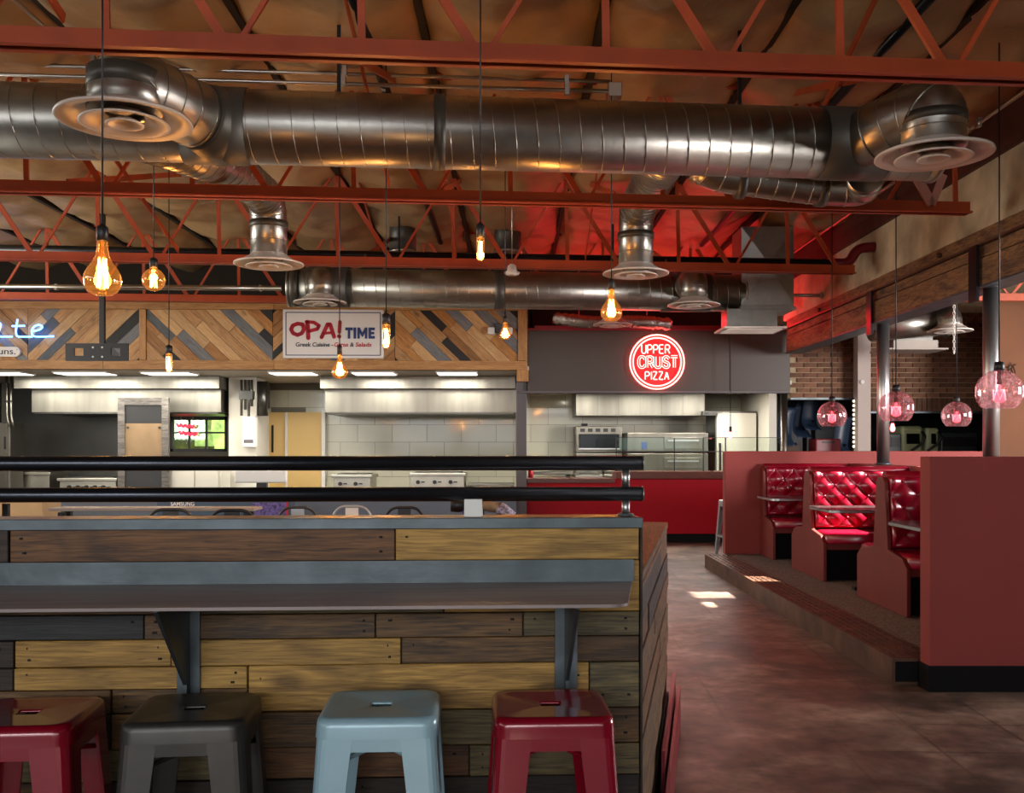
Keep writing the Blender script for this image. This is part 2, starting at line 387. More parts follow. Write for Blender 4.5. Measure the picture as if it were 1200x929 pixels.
# floor: old patched concrete
def floor_mat():
    m, nt, b = newmat('old_concrete'); N, L = nt.nodes, nt.links
    tc = N.new('ShaderNodeTexCoord')
    def nz(sc, d, s=(1, 1, 1), dist=0.0):
        mp = N.new('ShaderNodeMapping'); mp.inputs['Scale'].default_value = s; L.new(tc.outputs['Object'], mp.inputs[0])
        n = N.new('ShaderNodeTexNoise'); n.inputs['Scale'].default_value = sc; n.inputs['Detail'].default_value = d; n.inputs['Distortion'].default_value = dist
        L.new(mp.outputs[0], n.inputs['Vector']); return n.outputs['Fac']
    a = N.new('ShaderNodeValToRGB'); L.new(nz(2.1, 11, dist=0.25), a.inputs[0])
    a.color_ramp.elements[0].position = 0.32; a.color_ramp.elements[0].color = C('40342d')
    a.color_ramp.elements[1].position = 0.68; a.color_ramp.elements[1].color = C('937e6e')
    e = a.color_ramp.elements.new(0.5); e.color = C('6a564a')
    # ghost of the old tile joints
    br = N.new('ShaderNodeTexBrick'); br.offset = 0; br.inputs['Scale'].default_value = 1.0
    br.inputs['Brick Width'].default_value = 0.46; br.inputs['Row Height'].default_value = 0.46; br.inputs['Mortar Size'].default_value = 0.012
    br.inputs['Mortar Smooth'].default_value = 0.5; br.inputs['Color1'].default_value = (1, 1, 1, 1); br.inputs['Color2'].default_value = (.74, .70, .70, 1); br.inputs['Mortar'].default_value = (.42, .36, .34, 1)
    dm = N.new('ShaderNodeMapping'); L.new(tc.outputs['Object'], dm.inputs[0]); dm.inputs['Rotation'].default_value = (0, 0, 0.04); L.new(dm.outputs[0], br.inputs['Vector'])
    mx = N.new('ShaderNodeMix'); mx.data_type = 'RGBA'; mx.blend_type = 'MULTIPLY'; L.new(a.outputs[0], mx.inputs['A']); L.new(br.outputs[0], mx.inputs['B'])
    mf = N.new('ShaderNodeMapRange'); mf.inputs['From Min'].default_value = 0.42; mf.inputs['From Max'].default_value = 0.6; L.new(nz(0.5, 3), mf.inputs['Value']); L.new(mf.outputs[0], mx.inputs['Factor'])
    # dark scuffs
    sc = N.new('ShaderNodeMapRange'); sc.inputs['From Min'].default_value = 0.56; sc.inputs['From Max'].default_value = 0.66; sc.inputs['To Max'].default_value = 0.75; L.new(nz(1.7, 11, (1, 1.2, 1), 0.5), sc.inputs['Value'])
    m2 = N.new('ShaderNodeMix'); m2.data_type = 'RGBA'; L.new(sc.outputs[0], m2.inputs['Factor']); L.new(mx.outputs['Result'], m2.inputs['A']); m2.inputs['B'].default_value = C('322a26')
    sk = N.new('ShaderNodeMapRange'); sk.inputs['From Min'].default_value = .32; sk.inputs['From Max'].default_value = .68; sk.inputs['To Min'].default_value = .62; sk.inputs['To Max'].default_value = 1.3; L.new(nz(11, 10), sk.inputs['Value'])
    sv = N.new('ShaderNodeVectorMath'); sv.operation = 'SCALE'; L.new(m2.outputs['Result'], sv.inputs[0]); L.new(sk.outputs[0], sv.inputs['Scale'])
    L.new(sv.outputs[0], b.inputs['Base Color'])
    rr = N.new('ShaderNodeMapRange'); rr.inputs['To Min'].default_value = 0.3; rr.inputs['To Max'].default_value = 0.62; L.new(nz(3, 5), rr.inputs['Value']); L.new(rr.outputs[0], b.inputs['Roughness'])
    bp = N.new('ShaderNodeBump'); bp.inputs['Strength'].default_value = 0.15; bp.inputs['Distance'].default_value = 0.01; L.new(nz(18, 6), bp.inputs['Height']); L.new(bp.outputs[0], b.inputs['Normal'])
    return m
M['floor'] = floor_mat()

# ================================================================== STRUCTURE
struct('floor', MB().bb((-9.2, -9.4, -0.1), (9.2, 20.5, 0)), M['floor'])
struct('wall_left', MB().bb((-9.2, -9.4, 0), (-9.0, 18, 4.7)), M['outer'])
struct('wall_right', MB().bb((9.0, -9.4, 0), (9.2, 18, 4.7)), M['outer'])
# shopfront behind the photographer: piers, sill and head around four openings
sf = MB(); xs = [-9.0, -8.6, -5.7, -5.4, -2.5, -2.2, 0.7, 1.0, 3.9, 4.2, 7.1, 9.0]
for i in range(0, 12, 2): sf.bb((xs[i], -9.4, 0), (xs[i+1], -9.1, 4.7))
for i in range(1, 10, 2):
    sf.bb((xs[i], -9.4, 0), (xs[i+1], -9.1, 0.9)); sf.bb((xs[i], -9.4, 4.1), (xs[i+1], -9.1, 4.7))
struct('wall_front', sf, M['outer'])
n = 0
for i in range(1, 10, 2):
    n += 1
    fr = MB()
    for x in (xs[i]+.03, xs[i+1]-.03): fr.bb((x-.03, -9.3, .9), (x+.03, -9.2, 4.1))
    for z in (.93, 2.9, 4.07): fr.bb((xs[i]+.06, -9.3, z-.03), (xs[i+1]-.06, -9.2, z+.03))
    wo = struct('window_%d' % n, fr, M['black'])
    MB().bb((xs[i]+.06, -9.26, .96), (xs[i+1]-.06, -9.25, 4.04)).build('pane', M['clear'], wo)

# roof: deck over the hall, insulation blankets sagging between purlins
roof = structroot('ceiling')
MB().bb((-9.2, -9.4, 4.62), (4.3, 17.4, 4.72)).build('roof_deck', M['roofdeck'], roof)
x = -9.0; k = 0
while x < 4.1:
    wd = 1.2; nx, ny = 16, 150; vs = []; fs = []
    for j in range(ny+1):
        yy = 2.2+(17.2-2.2)*j/ny
        for i in range(nx+1):
            u = i/nx; xx = x+wd*u
            sag = 0.16*math.sin(PI*u)**0.7
            z = 4.30-sag+0.08*noise.noise(Vector((xx*1.1, yy*0.9, k*7.3)))+0.06*noise.noise(Vector((xx*2.6, yy*2.2, 3+k)))+0.025*noise.noise(Vector((xx*7, yy*4, 9+k)))
            vs.append((xx+0.02*noise.noise(Vector((yy*2, k, 1))), yy, z))
    for j in range(ny):
        for i in range(nx):
            a = j*(nx+1)+i; fs.append((a, a+1, a+nx+2, a+nx+1))
    MB().add(vs, fs, True).build('insulation_blanket', M['kraft'], roof)
    MB().bb((x-.025, 2.2, 4.24), (x+.025, 17.2, 4.6)).build('purlin', M['roofdeck'], roof)
    x += wd; k += 1
# low roof of the neighbouring room with two skylight slots
rr = MB(); Z0, Z1 = 4.0, 4.1
rr.bb((4.2, -9.4, Z0), (9.2, 8.62, Z1)); rr.bb((4.2, 8.92, Z0), (9.2, 9.15, Z1)); rr.bb((4.2, 9.6, Z0), (9.2, 18, Z1))
for a, b in ((8.62, 8.92), (9.15, 9.6)):
    rr.bb((4.2, a, Z0), (5.75, b, Z1)); rr.bb((7.7, a, Z0), (9.2, b, Z1))
struct('ceiling_neighbouring_room', rr, M['roofdeck'])

# cream wall above the timber beam, on the right
cw = MB().bb((4.0, 1.0, 3.28), (4.2, 17.2, 3.82)); struct('wall_right_upper', cw, M['cream'])
struct('trim_1', MB().bb((3.96, 1.0, 3.82), (4.24, 17.2, 4.62)), mat('dark_red_ledger', C('4a241a'), 0.6, 0, 0.2, 3))

# ------------------------------------------------------------------ timber beam and steel columns
t = thing('timber_beam', 'long weathered timber beam on two steel columns at the right', 'beam', (4.05, 8, 2.79))
for nm, z0, z1, x0 in (('lower_timber', 2.79, 3.02, 3.95), ('middle_timber', 3.035, 3.13, 3.97), ('upper_timber', 3.145, 3.27, 3.96)):
    Lb = 12.4
    MB().box((0, 0, 0), (Lb, 0.2, z1-z0)).build(nm, M['timber'], t, basis=Matrix.Translation((x0+.1, 7.7, (z0+z1)/2)) @ Matrix.Rotation(PI/2, 4, 'Z'), bevel=.006)
MB().bb((3.93, 1.6, 3.13), (3.96, 13.9, 3.15)).build('steel_flange', M['rust'], t)
MB().bb((3.93, 1.6, 2.775), (4.17, 13.9, 2.79)).build('bottom_plate', M['rawsteel'], t)
for y in (5.2, 8.9, 12.4):
    MB().cyl((3.96, y, 3.2), (3.925, y, 3.2), .022, n=8).build('bolt', M['rust'], t)
def column(Y, label):
    c = thing('steel_column', label, 'column', (4.06, Y, 1.24))
    MB().cyl((4.06, Y, 1.24), (4.06, Y, 2.775), .066, n=28).build('shaft', M['chrome'], c)
    MB().bb((3.90, Y-.07, 2.66), (3.925, Y+.07, 3.13)).build('beam_bracket', M['darkpipe'], c)
    MB().cyl((4.06, Y, 1.24), (4.06, Y, 1.26), .085, n=24).build('base_collar', M['rawsteel'], c)
column(10.55, 'far slim steel column behind the second glass globe, holding the beam')
column(8.17, 'near thicker steel column beside the largest glass globe, holding the beam')

# ------------------------------------------------------------------ open web joists
JA = math.radians(5.0)
def joist(Y0, xa, xb, label, phase, wide=None):
    t = thing('steel_joist', label, 'joist', (0, Y0, 3.31), JA, 'red steel roof joists')
    zt = 0.95
    for nm, z in (('bottom_chord', 0.0), ('top_chord', zt)):
        ch = MB()
        for s in (-1, 1):
            ch.bb((xa, s*.012, z), (xb, s*.06, z+.012)) if nm == 'bottom_chord' else ch.bb((xa, s*.012, z+.083), (xb+.12, s*.06, z+.095))
            ch.bb((xa, s*.012, z+.0), (xb if nm == 'bottom_chord' else xb+.12, s*.022, z+.095))
        ch.build(nm, M['joist'], t, world=False, basis=Matrix())
    p = 1.2; x = xa+phase
    while x < xb-.1:
        a = (x, 0, .05)
        if x-p/2 > xa: MB().bar(a, (x-p/2, 0, zt+.03), .045, .024).build('web_angle', M['joist'], t, world=False, basis=Matrix())
        if x+p/2 < xb: MB().bar((x+.05, 0, .05), (x+p/2, 0, zt+.03), .024, .024).build('web_rod', M['joist'], t, world=False, basis=Matrix())
        if x+p/2 < xb: MB().bar((x+p/2+.04, 0, .05), (x+p/2+.02, 0, zt+.03), .036, .02).build('web_post', M['joist'], t, world=False, basis=Matrix())
        x += p
    if wide:
        MB().bar((wide, -.05, .06), (wide-.14, -.05, .30), .075, .02).bar((wide, -.05, .06), (wide+.10, -.05, .30), .06, .02).build('bearing_seat', mat('pink_primer', C('c98f80'), .6), t, world=False, basis=Matrix())  # joist steel catching light, put in as a paler pink
    return t
joist(2.05, -4, 3.6, 'nearest red joist overhead, above the photographer', 0.5)
joist(4.74, -4.6, 3.75, 'red joist crossing the top of the photo in front of the big duct', 0.83)
joist(7.46, -6.0, 3.70, 'red joist just below and behind the big near duct', 0.55, wide=3.36)
joist(10.15, -7.6, 3.73, 'red joist with a black pipe on it, third row back', 0.35)
joist(12.85, -8.7, 3.75, 'farthest red joist, close above the chevron boards', 0.9)
# bridging angles between the joists
br = [(-2.1, 2.05, 4.74), (-0.95, 4.74, 7.46), (-3.4, 7.46, 10.15), (0.75, 7.46, 10.15), (-0.6, 7.46, 10.15), (2.1, 4.74, 7.46), (1.6, 10.15, 12.85), (-1.6, 10.15, 12.85)]
for i, (x, y0, y1) in enumerate(br):
    tn = math.tan(JA)
    b = MB().bar((x, y0+x*tn+.08, 4.2), (x+.02, y1+x*tn-.08, 3.42), .05, .012).build('bridging_angle', M['joist'])
    b2 = MB().bar((x+.06, y0+x*tn+.08, 3.42), (x+.07, y1+x*tn-.08, 4.2), .05, .012).build('cross_angle', M['joist'], b)
    tag(b, 'crossed red bridging angles '+['at the top left edge', 'beside the dark middle pipe', 'left of the foil wrapped drop', 'right of the centre tube bulb', 'left of the centre tube bulb', 'near the right diffuser', 'beyond the sheet metal plenum', 'near the two roof sleeves'][i], 'brace', 'joist bridging angles')

# ------------------------------------------------------------------ ducts
def hel(length, r, pitch, rr=.006, seg=22):
    mb = MB(); nT = length/pitch; pts = []
    for i in range(int(nT*seg)):
        a = 2*PI*i/seg; pts.append((i/seg*pitch, r*math.cos(a), r*math.sin(a)))
    mb.sweep(pts, rr, 4); return mb
def round_duct(label, Y0, z, r, xa, xb, pitch, bands, rz=JA, caps=(True, True)):
    t = thing('round_duct', label, 'duct', (0, Y0, z), rz)
    I = Matrix()
    MB().sweep([(xa, 0, 0), (xb, 0, 0)], r, 48, cap=True).build('duct_shell', M['galv'], t, world=False, basis=I)
    hel(xb-xa, r, pitch, rr=.004).build('spiral_seam', M['galv'], t, world=False, basis=Matrix.Translation((xa, 0, 0)))
    for bx, bw in bands:
        MB().sweep([(bx, 0, 0), (bx+bw, 0, 0)], r+.009, 40).build('joint_band', M['galv_dark'], t, world=False, basis=I)
    for k, xx in enumerate((xa, xb)):
        if caps[k]: MB().sweep([(xx-.012, 0, 0), (xx+.012, 0, 0)], r+.012, 40).build('end_cap', M['galv'], t, world=False, basis=I)
    # hanger straps
    for hx in [xa+1.3+2.6*i for i in range(int((xb-xa-1.3)/2.6)+1)]:
        MB().bb((hx-.012, -.004, r), (hx+.012, .004, 4.4-z)).build('hanger_strap', M['darkpipe'], t, world=False, basis=I)
    return t
def branch(parent, pts, r, bend=.3, rings=()):
    """branch duct along world points, with seams; returns the part"""
    path = fillet(pts, bend, 8)
    b = MB().sweep(path, r, 28).build('branch_duct', M['galv'], parent)
    sm = MB(); acc = 0; nxt = .07
    for i in range(1, len(path)):
        d = (path[i]-path[i-1]); l = d.length
        while acc+l > nxt:
            p = path[i-1]+d*((nxt-acc)/l); dn = d.normalized(); sm.sweep([p-dn*.004, p+dn*.004], r+.005, 24); nxt += .13
        acc += l
    if sm.v: sm.build('seam_rings', M['galv'], b)
    return b
def diffuser(c, dia, label, group='round white ceiling diffusers'):
    t = thing('round_diffuser', label, 'diffuser', c, 0, group); R = dia/2; I = Matrix()
    MB().lathe([(.50*R, .10), (.56*R, .075), (.80*R, .03), (R, .012), (R*1.01, 0), (.97*R, -.004), (.80*R, .012), (.60*R, .05), (.50*R, .08)], n=48).build('outer_cone', M['white_metal'], t, world=False, basis=I)
    MB().lathe([(.30*R, .05), (.45*R, .015), (.66*R, -.012), (.67*R, -.018), (.62*R, -.018), (.42*R, .002), (.28*R, .035)], n=40).build('middle_cone', M['white_metal'], t, world=False, basis=I)
    MB().lathe([(.01, .02), (.14*R, .012), (.28*R, -.014), (.285*R, -.022), (.24*R, -.022), (.12*R, 0), (.01, .006)], n=32).build('centre_cone', M['white_metal'], t, world=False, basis=I)
    MB().lathe([(.52*R, .06), (.52*R, .16)], n=32).build('neck', M['galv_dark'], t, world=False, basis=I)
    sc = MB()
    for k in range(6):
        a = PI/3*k+.4; sc.box((.88*R*math.cos(a), .88*R*math.sin(a), .012), (.012, .012, .012))
    sc.build('screws', M['conduit'], t, world=False, basis=I)
    return t

tn = math.tan(JA)
D1Y = 6.2
big = round_duct('big near spiral duct running across the whole ceiling', D1Y, 3.44, .226, -5.0, 2.82, .137, ((-.50, .07), (-2.0, .06), (2.3, .05)), caps=(True, True))
d2 = round_duct('smaller looking far spiral duct above the chevron boards', 11.7, 3.335, .226, -2.66, 2.85, .137, ((-2.64, .1), (-.22, .12), (2.05, .2)))
# near left diffuser: branch rises out of the duct, bends towards the camera and drops
c = P(146, 142, 5.35); diffuser((c.x, c.y, c.z), .72, 'largest round diffuser, at the upper left under the big duct')
branch(big, [(c.x+.36, D1Y-.08, 3.43), (c.x+.07, 5.48, 3.455), (c.x, 5.35, 3.455), (c.x, 5.35, c.z+.05)], .195, .17)
MB().sweep([(c.x, 5.35, c.z+.17), (c.x, 5.35, c.z+.27)], .199, 32).build('joint_band', M['galv_dark'], big)
MB().sweep([(c.x+.10, D1Y+(c.x+.10)*tn, 3.44), (c.x+.50, D1Y+(c.x+.50)*tn, 3.44)], .236, 40).build('saddle_sleeve', M['galv_dark'], big)
q0, q1 = Vector((c.x+.36, D1Y-.08, 3.43)), Vector((c.x+.07, 5.48, 3.455)); dd = (q1-q0).normalized(); MB().sweep([q0+dd*.05, q0+dd*.22, q0+dd*.27, q0+dd*.30], [.235, .22, .205, .2], 32).build('saddle_collar', M['galv_dark'], big)
# near right diffuser
c = P(1094, 183, 5.9); diffuser((c.x, c.y, c.z), .68, 'round diffuser at the upper right end of the big duct')
yd = D1Y+c.x*tn
branch(big, [(c.x-.36, yd-.05, 3.42), (c.x-.08, 6.02, 3.50), (c.x, 5.9, 3.50), (c.x, 5.9, c.z+.05)], .19, .17)
MB().sweep([(c.x, 5.9, c.z+.19), (c.x, 5.9, c.z+.25)], .194, 32).build('joint_band', M['galv_dark'], big)
MB().sweep([(c.x-.56, D1Y+(c.x-.56)*tn, 3.44), (c.x-.12, D1Y+(c.x-.12)*tn, 3.44)], .236, 40).build('saddle_sleeve', M['galv_dark'], big)
# rear drops between the second and third joist
for (px, py, Y, dia, lab, sx) in ((315, 310, 8.6, .61, 'round diffuser on a foil wrapped drop, left of the white sign', 1.0), (745, 321, 9.0, .61, 'round diffuser on a crinkled drop above the red neon sign', 1.0)):
    c = P(px, py, Y); diffuser(c, dia, lab)
    x0 = c.x-.05 if px < 400 else c.x-.02
    branch(big, [(x0-.10, D1Y+x0*tn+.1, 3.40), (x0+.02, 7.6, 3.62), (c.x, Y, 3.64), (c.x, Y, c.z+.08)], .16, .28)
    MB().sweep([(c.x, Y, c.z+.32), (c.x, Y, c.z+.38)], .17, 28).build('joint_band', M['galv_dark'], big)
# far duct outlets
for (px, py, lab) in ((375, 355, 'round diffuser under the left end of the far duct'), (813, 358, 'round diffuser under the right end of the far duct')):
    c = P(px, py, 11.3); diffuser(c, .61, lab)
    ydx = 11.7+c.x*tn
    branch(d2, [(c.x, ydx-.05, 3.36), (c.x, 11.3, 3.40), (c.x, 11.3, c.z+.08)], .16, .2)
    MB().sweep([(c.x-.3, ydx-.0, 3.335), (c.x+.3, ydx+.0, 3.335)], .236, 36).build('tee_fitting', M['galv_dark'], d2)
# side run behind the right end of the big duct
rb = thing('side_duct', 'short thinner duct tucked behind the right end of the big duct', 'duct', (1.9, 7.05, 3.33))
branch(rb, [P(1015, 205, 6.75), P(1012, 222, 7.0), P(960, 220, 7.05), P(842, 205, 7.05), P(815, 190, 7.0)], .125, .2)
for px in (868, 962):
    q = P(px, 209+(px-850)*.1, 7.05); MB().sweep([q-Vector((.03, 0, 0)), q+Vector((.03, 0, -.003))], .135, 28).build('joint_band', M['galv_dark'], rb)
# sheet metal plenum at the right end of the far duct and its square grille
pl = thing('sheet_metal_plenum', 'tall folded sheet metal plenum box at the right end of the far duct', 'duct', P(894, 368, 11.9))
a, b = P(870, 368, 11.7), P(918, 275, 12.2)
MB().bb((a.x, 11.75, a.z+.1), (b.x, 12.25, b.z)).build('plenum_body', M['galv'], pl, bevel=.006)
vs = [(a.x, 11.745, a.z+.12), ((a.x+b.x)/2, 11.70, (a.z+b.z)/2+.08), (b.x, 11.745, a.z+.12), (b.x, 11.745, b.z), (a.x, 11.745, b.z)]
MB().add(vs, [(0, 1, 4), (0, 2, 1), (2, 3, 1), (3, 4, 1)]).build('cross_broken_face', M['galv'], pl)
MB().bb((a.x-.02, 11.72, a.z+.06), (b.x+.02, 12.28, a.z+.1)).build('flange', M['galv'], pl)
g = thing('square_grille', 'square ceiling grille glowing red below the plenum box', 'grille', P(880, 377, 11.9))
a, b = P(848, 385, 11.6), P(908, 372, 12.1)
MB().bb((a.x, 11.55, a.z), (b.x, 12.15, a.z+.025)).build('grille_frame', M['white_metal'], g, bevel=.004)
MB().bb((a.x+.08, 11.77, a.z+.025), (b.x-.06, 12.1, PZ(368, 11.7)+.075)).build('collar_box', M['galv'], g)
for k in range(5): MB().bb((a.x+.05, 11.6+k*.1, a.z-.012), (b.x-.05, 11.615+k*.1, a.z)).build('blade', M['white_metal'], g)
# far low diffuser with flexible foil hose above the dark pizza fascia
c = P(718, 381, 13.4); diffuser(c, .54, 'lowest small diffuser just above the dark pizza fascia')
fx = thing('flexible_duct', 'crinkled foil hose lying above the dark pizza fascia', 'duct', P(690, 376, 13.6))
pts = fillet([P(650, 372, 13.8), P(690, 378, 13.6), P(745, 376, 13.6), P(790, 380, 13.75)], .3, 10)
pp = []
for i in range(len(pts)-1):
    for k in range(5): pp.append(pts[i].lerp(pts[i+1], k/5))
MB().sweep(pp, [.085+(.012 if i % 2 else -.008)+.012*noise.noise(Vector((i*.4, 1, 2))) for i in range(len(pp))], 16).build('foil_sleeve', M['foil'], fx)
for q in (pts[3], pts[-4]): MB().cyl(q, (q.x, q.y, 4.5), .004, n=5).build('hanger_wire', M['conduit'], fx)
# recessed can sleeves in the roof
for px, lab in ((472, 'left one of the two metal roof sleeves above the far duct'), (595, 'right one of the two metal roof sleeves above the far duct')):
    q = P(px, 297, 12.2); cn = thing('roof_sleeve', lab, 'vent', (q.x, q.y, q.z))
    MB().cyl((q.x, q.y, q.z), (q.x, q.y, 4.42), .17, n=28).build('sleeve', M['galv_dark'], cn)
    MB().lathe([(.165, 0), (.185, 0), (.185, .03), (.165, .03)], q, 28).build('rim', M['galv'], cn)

# ------------------------------------------------------------------ pipes and conduits
def pipe(name, label, cat, pts, r, m, clips=(), n=10, cm='conduit'):
    o = MB().sweep(fillet(pts, .12, 5), r, n).build(name, M[m]); tag(o, label, cat)
    for c in clips: MB().box(c, (.03, .05, .07)).build('clamp', M[cm], o)
    return o
for dz, dy, lab in ((0, 0, 'lower of two conduits running level above the big duct'), (.09, .05, 'upper of two conduits running level above the big duct')):
    pipe('conduit', lab, 'conduit', [(-5, 6.95-.25+dy, 4.06+dz), (.72, 7.02+dy, 4.02+dz)], .014, 'conduit', [(-2.95, 6.75+dy, 4.06+dz), (-1.2, 6.87+dy, 4.04+dz), (.4, 7.0+dy, 4.02+dz)])
tag(MB().bb((.70, 6.99, 3.98), (.80, 7.09, 4.08)).build('junction_box', M['conduit'], bevel=.006), 'small metal junction box at the end of the two conduits', 'junction box')
pipe('sprinkler_pipe', 'black pipe lying along the third red joist', 'pipe', [(-7.5, 9.72, 3.47), (3.55, 10.62, 3.455)], .045, 'darkpipe', [(-3.0, 10.09, 3.47), (-.33, 10.31, 3.47), (1.9, 10.48, 3.46)], 14)
pipe('pipe_elbow', 'red elbow at the right end of the black pipe by the cream wall', 'pipe', [(3.55, 10.62, 3.455), (3.72, 10.63, 3.455), (3.80, 10.63, 3.62), (4.0, 10.64, 3.64)], .055, 'redbox', (), 14)
pipe('sprinkler_pipe', 'black pipe running towards the kitchen beside the right diffuser', 'pipe', [(2.5, 4.2, 4.12), (2.52, 12.8, 4.12)], .035, 'darkpipe', [(2.5, 6.6, 4.12), (2.5, 9, 4.12)], 12)
pipe('sprinkler_pipe', 'dark pipe running back along the middle of the ceiling', 'pipe', [(-.96, 4.9, 4.13), (-.94, 12.7, 4.13)], .035, 'darkpipe', [(-.96, 7.2, 4.13)], 12)
pipe('conduit', 'thin conduit running back near the cream wall', 'conduit', [(3.58, 4.6, 3.92), (3.60, 12.6, 3.92)], .016, 'conduit', [(3.58, 7.4, 3.92), (3.58, 9.6, 3.92)])
pipe('conduit', 'thin conduit running back at the upper left corner', 'conduit', [(-3.05, 5.2, 4.18), (-3.0, 6.6, 4.12)], .014, 'conduit')
pipe('conduit', 'long thin conduit behind the second red joist', 'conduit', [(-5.5, 7.9, 3.86), (-.1, 8.35, 3.86)], .012, 'conduit', [(-1.5, 8.22, 3.86)])
pipe('conduit', 'pale conduit running level above the left chevron boards', 'conduit', [(-7.6, 11.35, 3.33), (-2.75, 11.52, 3.33)], .03, 'conduit', [(-3.0, 11.51, 3.33), (-5.4, 11.43, 3.33)])
pipe('conduit', 'short conduit at the right between plenum box and timber beam', 'conduit', [P(918, 346, 12.4), P(990, 346, 12.4)], .022, 'conduit', [P(962, 346, 12.4)])
sd = thing('smoke_detector', 'small white detector hanging under the third red joist', 'detector', P(600, 315, 9.9))
q = P(600, 322, 9.9)
MB().lathe([(.005, 0), (.07, .004), (.08, .02), (.05, .045), (.045, .09), (.02, .11)], q, 20).build('housing', M['white'], sd)
MB().cyl((q.x, q.y, q.z+.1), (q.x, q.y, 4.5), .006, n=6).build('drop_rod', M['conduit'], sd)
MB().lathe([(.03, -.006), (.045, -.006), (.045, .004)], q, 16).build('sensor_ring', M['white_metal'], sd)

# ------------------------------------------------------------------ chevron fascia over the kitchen counters
def V2(h): return h
FA = math.radians(1.5)
fz0, fz1 = 2.555, 3.53
fas = thing('chevron_fascia', 'long fascia of chevron laid pine, grey and black boards over the left kitchens', 'fascia', (0, 14.09, fz0), FA)
def fpoint(u, v, t): return Vector((u, -t, v))
I = Matrix()
uL, uR = -8.95, .205
MB().bb((uL, 0, 0), (uR, .12, fz1-fz0)).build('backing', M['blackboard'], fas, world=False, basis=I)
h0, h1 = .135, fz1-fz0-.11
def fplank(nm, u0, u1, v0, v1, th, m):
    MB().box((0, 0, 0), (u1-u0, th, v1-v0)).build(nm, m, fas, world=False, basis=Matrix.Translation(((u0+u1)/2, -th/2, (v0+v1)/2)), bevel=.003, bseg=1)
for u0, u1 in ((uL, -5.9), (-5.895, -3.45), (-3.445, uR)):
    fplank('rail_board', u0, u1, 0, .132, .05, M['frameboard']); fplank('rail_board', u0, u1, h1+.003, fz1-fz0, .045, M['frameboard'])
def fvert(nm, u, wd, th=.045, v0=.135, v1=None):
    v1 = h1 if v1 is None else v1; l = v1-v0
    MB().box((0, 0, 0), (l, th, wd)).build(nm, M['frameboard'], fas, world=False, basis=Matrix.Translation((u, -th/2, (v0+v1)/2)) @ Matrix.Rotation(PI/2, 4, 'Y'), bevel=.003, bseg=1)
upk = [PX(33, 13.9), PX(168, 13.95), PX(320, 14.0), PX(463, 14.05)]
fvert('stile_board', upk[1], .095); fvert('stile_board', uR-.06, .12, .055)
fvert('corner_post', uR-.05, .17, .06, -.165, .0)
MB().bb((uR, -.05, -.165), (uR+.02, .6, fz1-fz0)).build('end_board', M['frameboard'], fas, world=False, basis=I)
bounds = [(-8.95, upk[0]-1.85, 1), (upk[0]-1.84, upk[0]-.004, -1), (upk[0]+.004, upk[1]-.05, 1), (upk[1]+.05, upk[2]-.004, -1), (upk[2]+.004, upk[3]-.004, 1), (upk[3]+.004, uR-.125, -1)]
rng = random.Random(21)
bw = .142
def chev_mat():
    r = rng.random()
    return M['pine'] if r < .30 else M['pine2'] if r < .56 else M['pine3'] if r < .72 else M['greyboard'] if r < .81 else M['slate'] if r < .91 else M['blackboard']
for (u0, u1, sg) in bounds:
    ang = sg*math.radians(44); ca, sa = math.cos(ang), math.sin(ang)
    rect = [(u0, h0), (u1, h0), (u1, h1), (u0, h1)]
    loc = [(ca*x+sa*y, -sa*x+ca*y) for x, y in rect]
    lo, hi = min(p[1] for p in loc), max(p[1] for p in loc)
    s = lo-rng.random()*bw
    while s < hi:
        w_ = bw*rng.choice((.6, 1, 1, 1, .8)); g_ = .004
        strip = clip(clip(loc, 0, -1, -(s+g_/2)), 0, 1, s+w_-g_/2)
        if len(strip) >= 3:
            x0, x1 = min(p[0] for p in strip), max(p[0] for p in strip)
            cuts = [x0]
            if x1-x0 > .62 and rng.random() < .7: cuts.append(x0+(x1-x0)*rng.uniform(.3, .7))
            cuts.append(x1)
            for a, b in zip(cuts, cuts[1:]):
                pc = clip(clip(strip, -1, 0, -(a+.002)), 1, 0, b-.002)
                if len(pc) < 3: continue
                cx, cy = sum(p[0] for p in pc)/len(pc), sum(p[1] for p in pc)/len(pc)
                area = abs(sum(pc[i][0]*pc[(i+1) % len(pc)][1]-pc[(i+1) % len(pc)][0]*pc[i][1] for i in range(len(pc))))/2
                if area < .0015: continue
                th = rng.uniform(.016, .028)
                mb = MB().prism([(p[0]-cx, p[1]-cy) for p in pc], fpoint, 0, th)
                wx, wz = ca*cx-sa*cy, sa*cx+ca*cy
                mb.build('board', chev_mat(), fas, world=False, basis=Matrix.Translation((wx, 0, wz)) @ Matrix.Rotation(-ang, 4, 'Y'))
        s += w_
def fx_(px, py, t=.05):
    """point on the fascia front for a pixel"""
    Y = 14.09+PX(px, 14.0)*math.tan(FA)-t
    return P(px, py, Y)

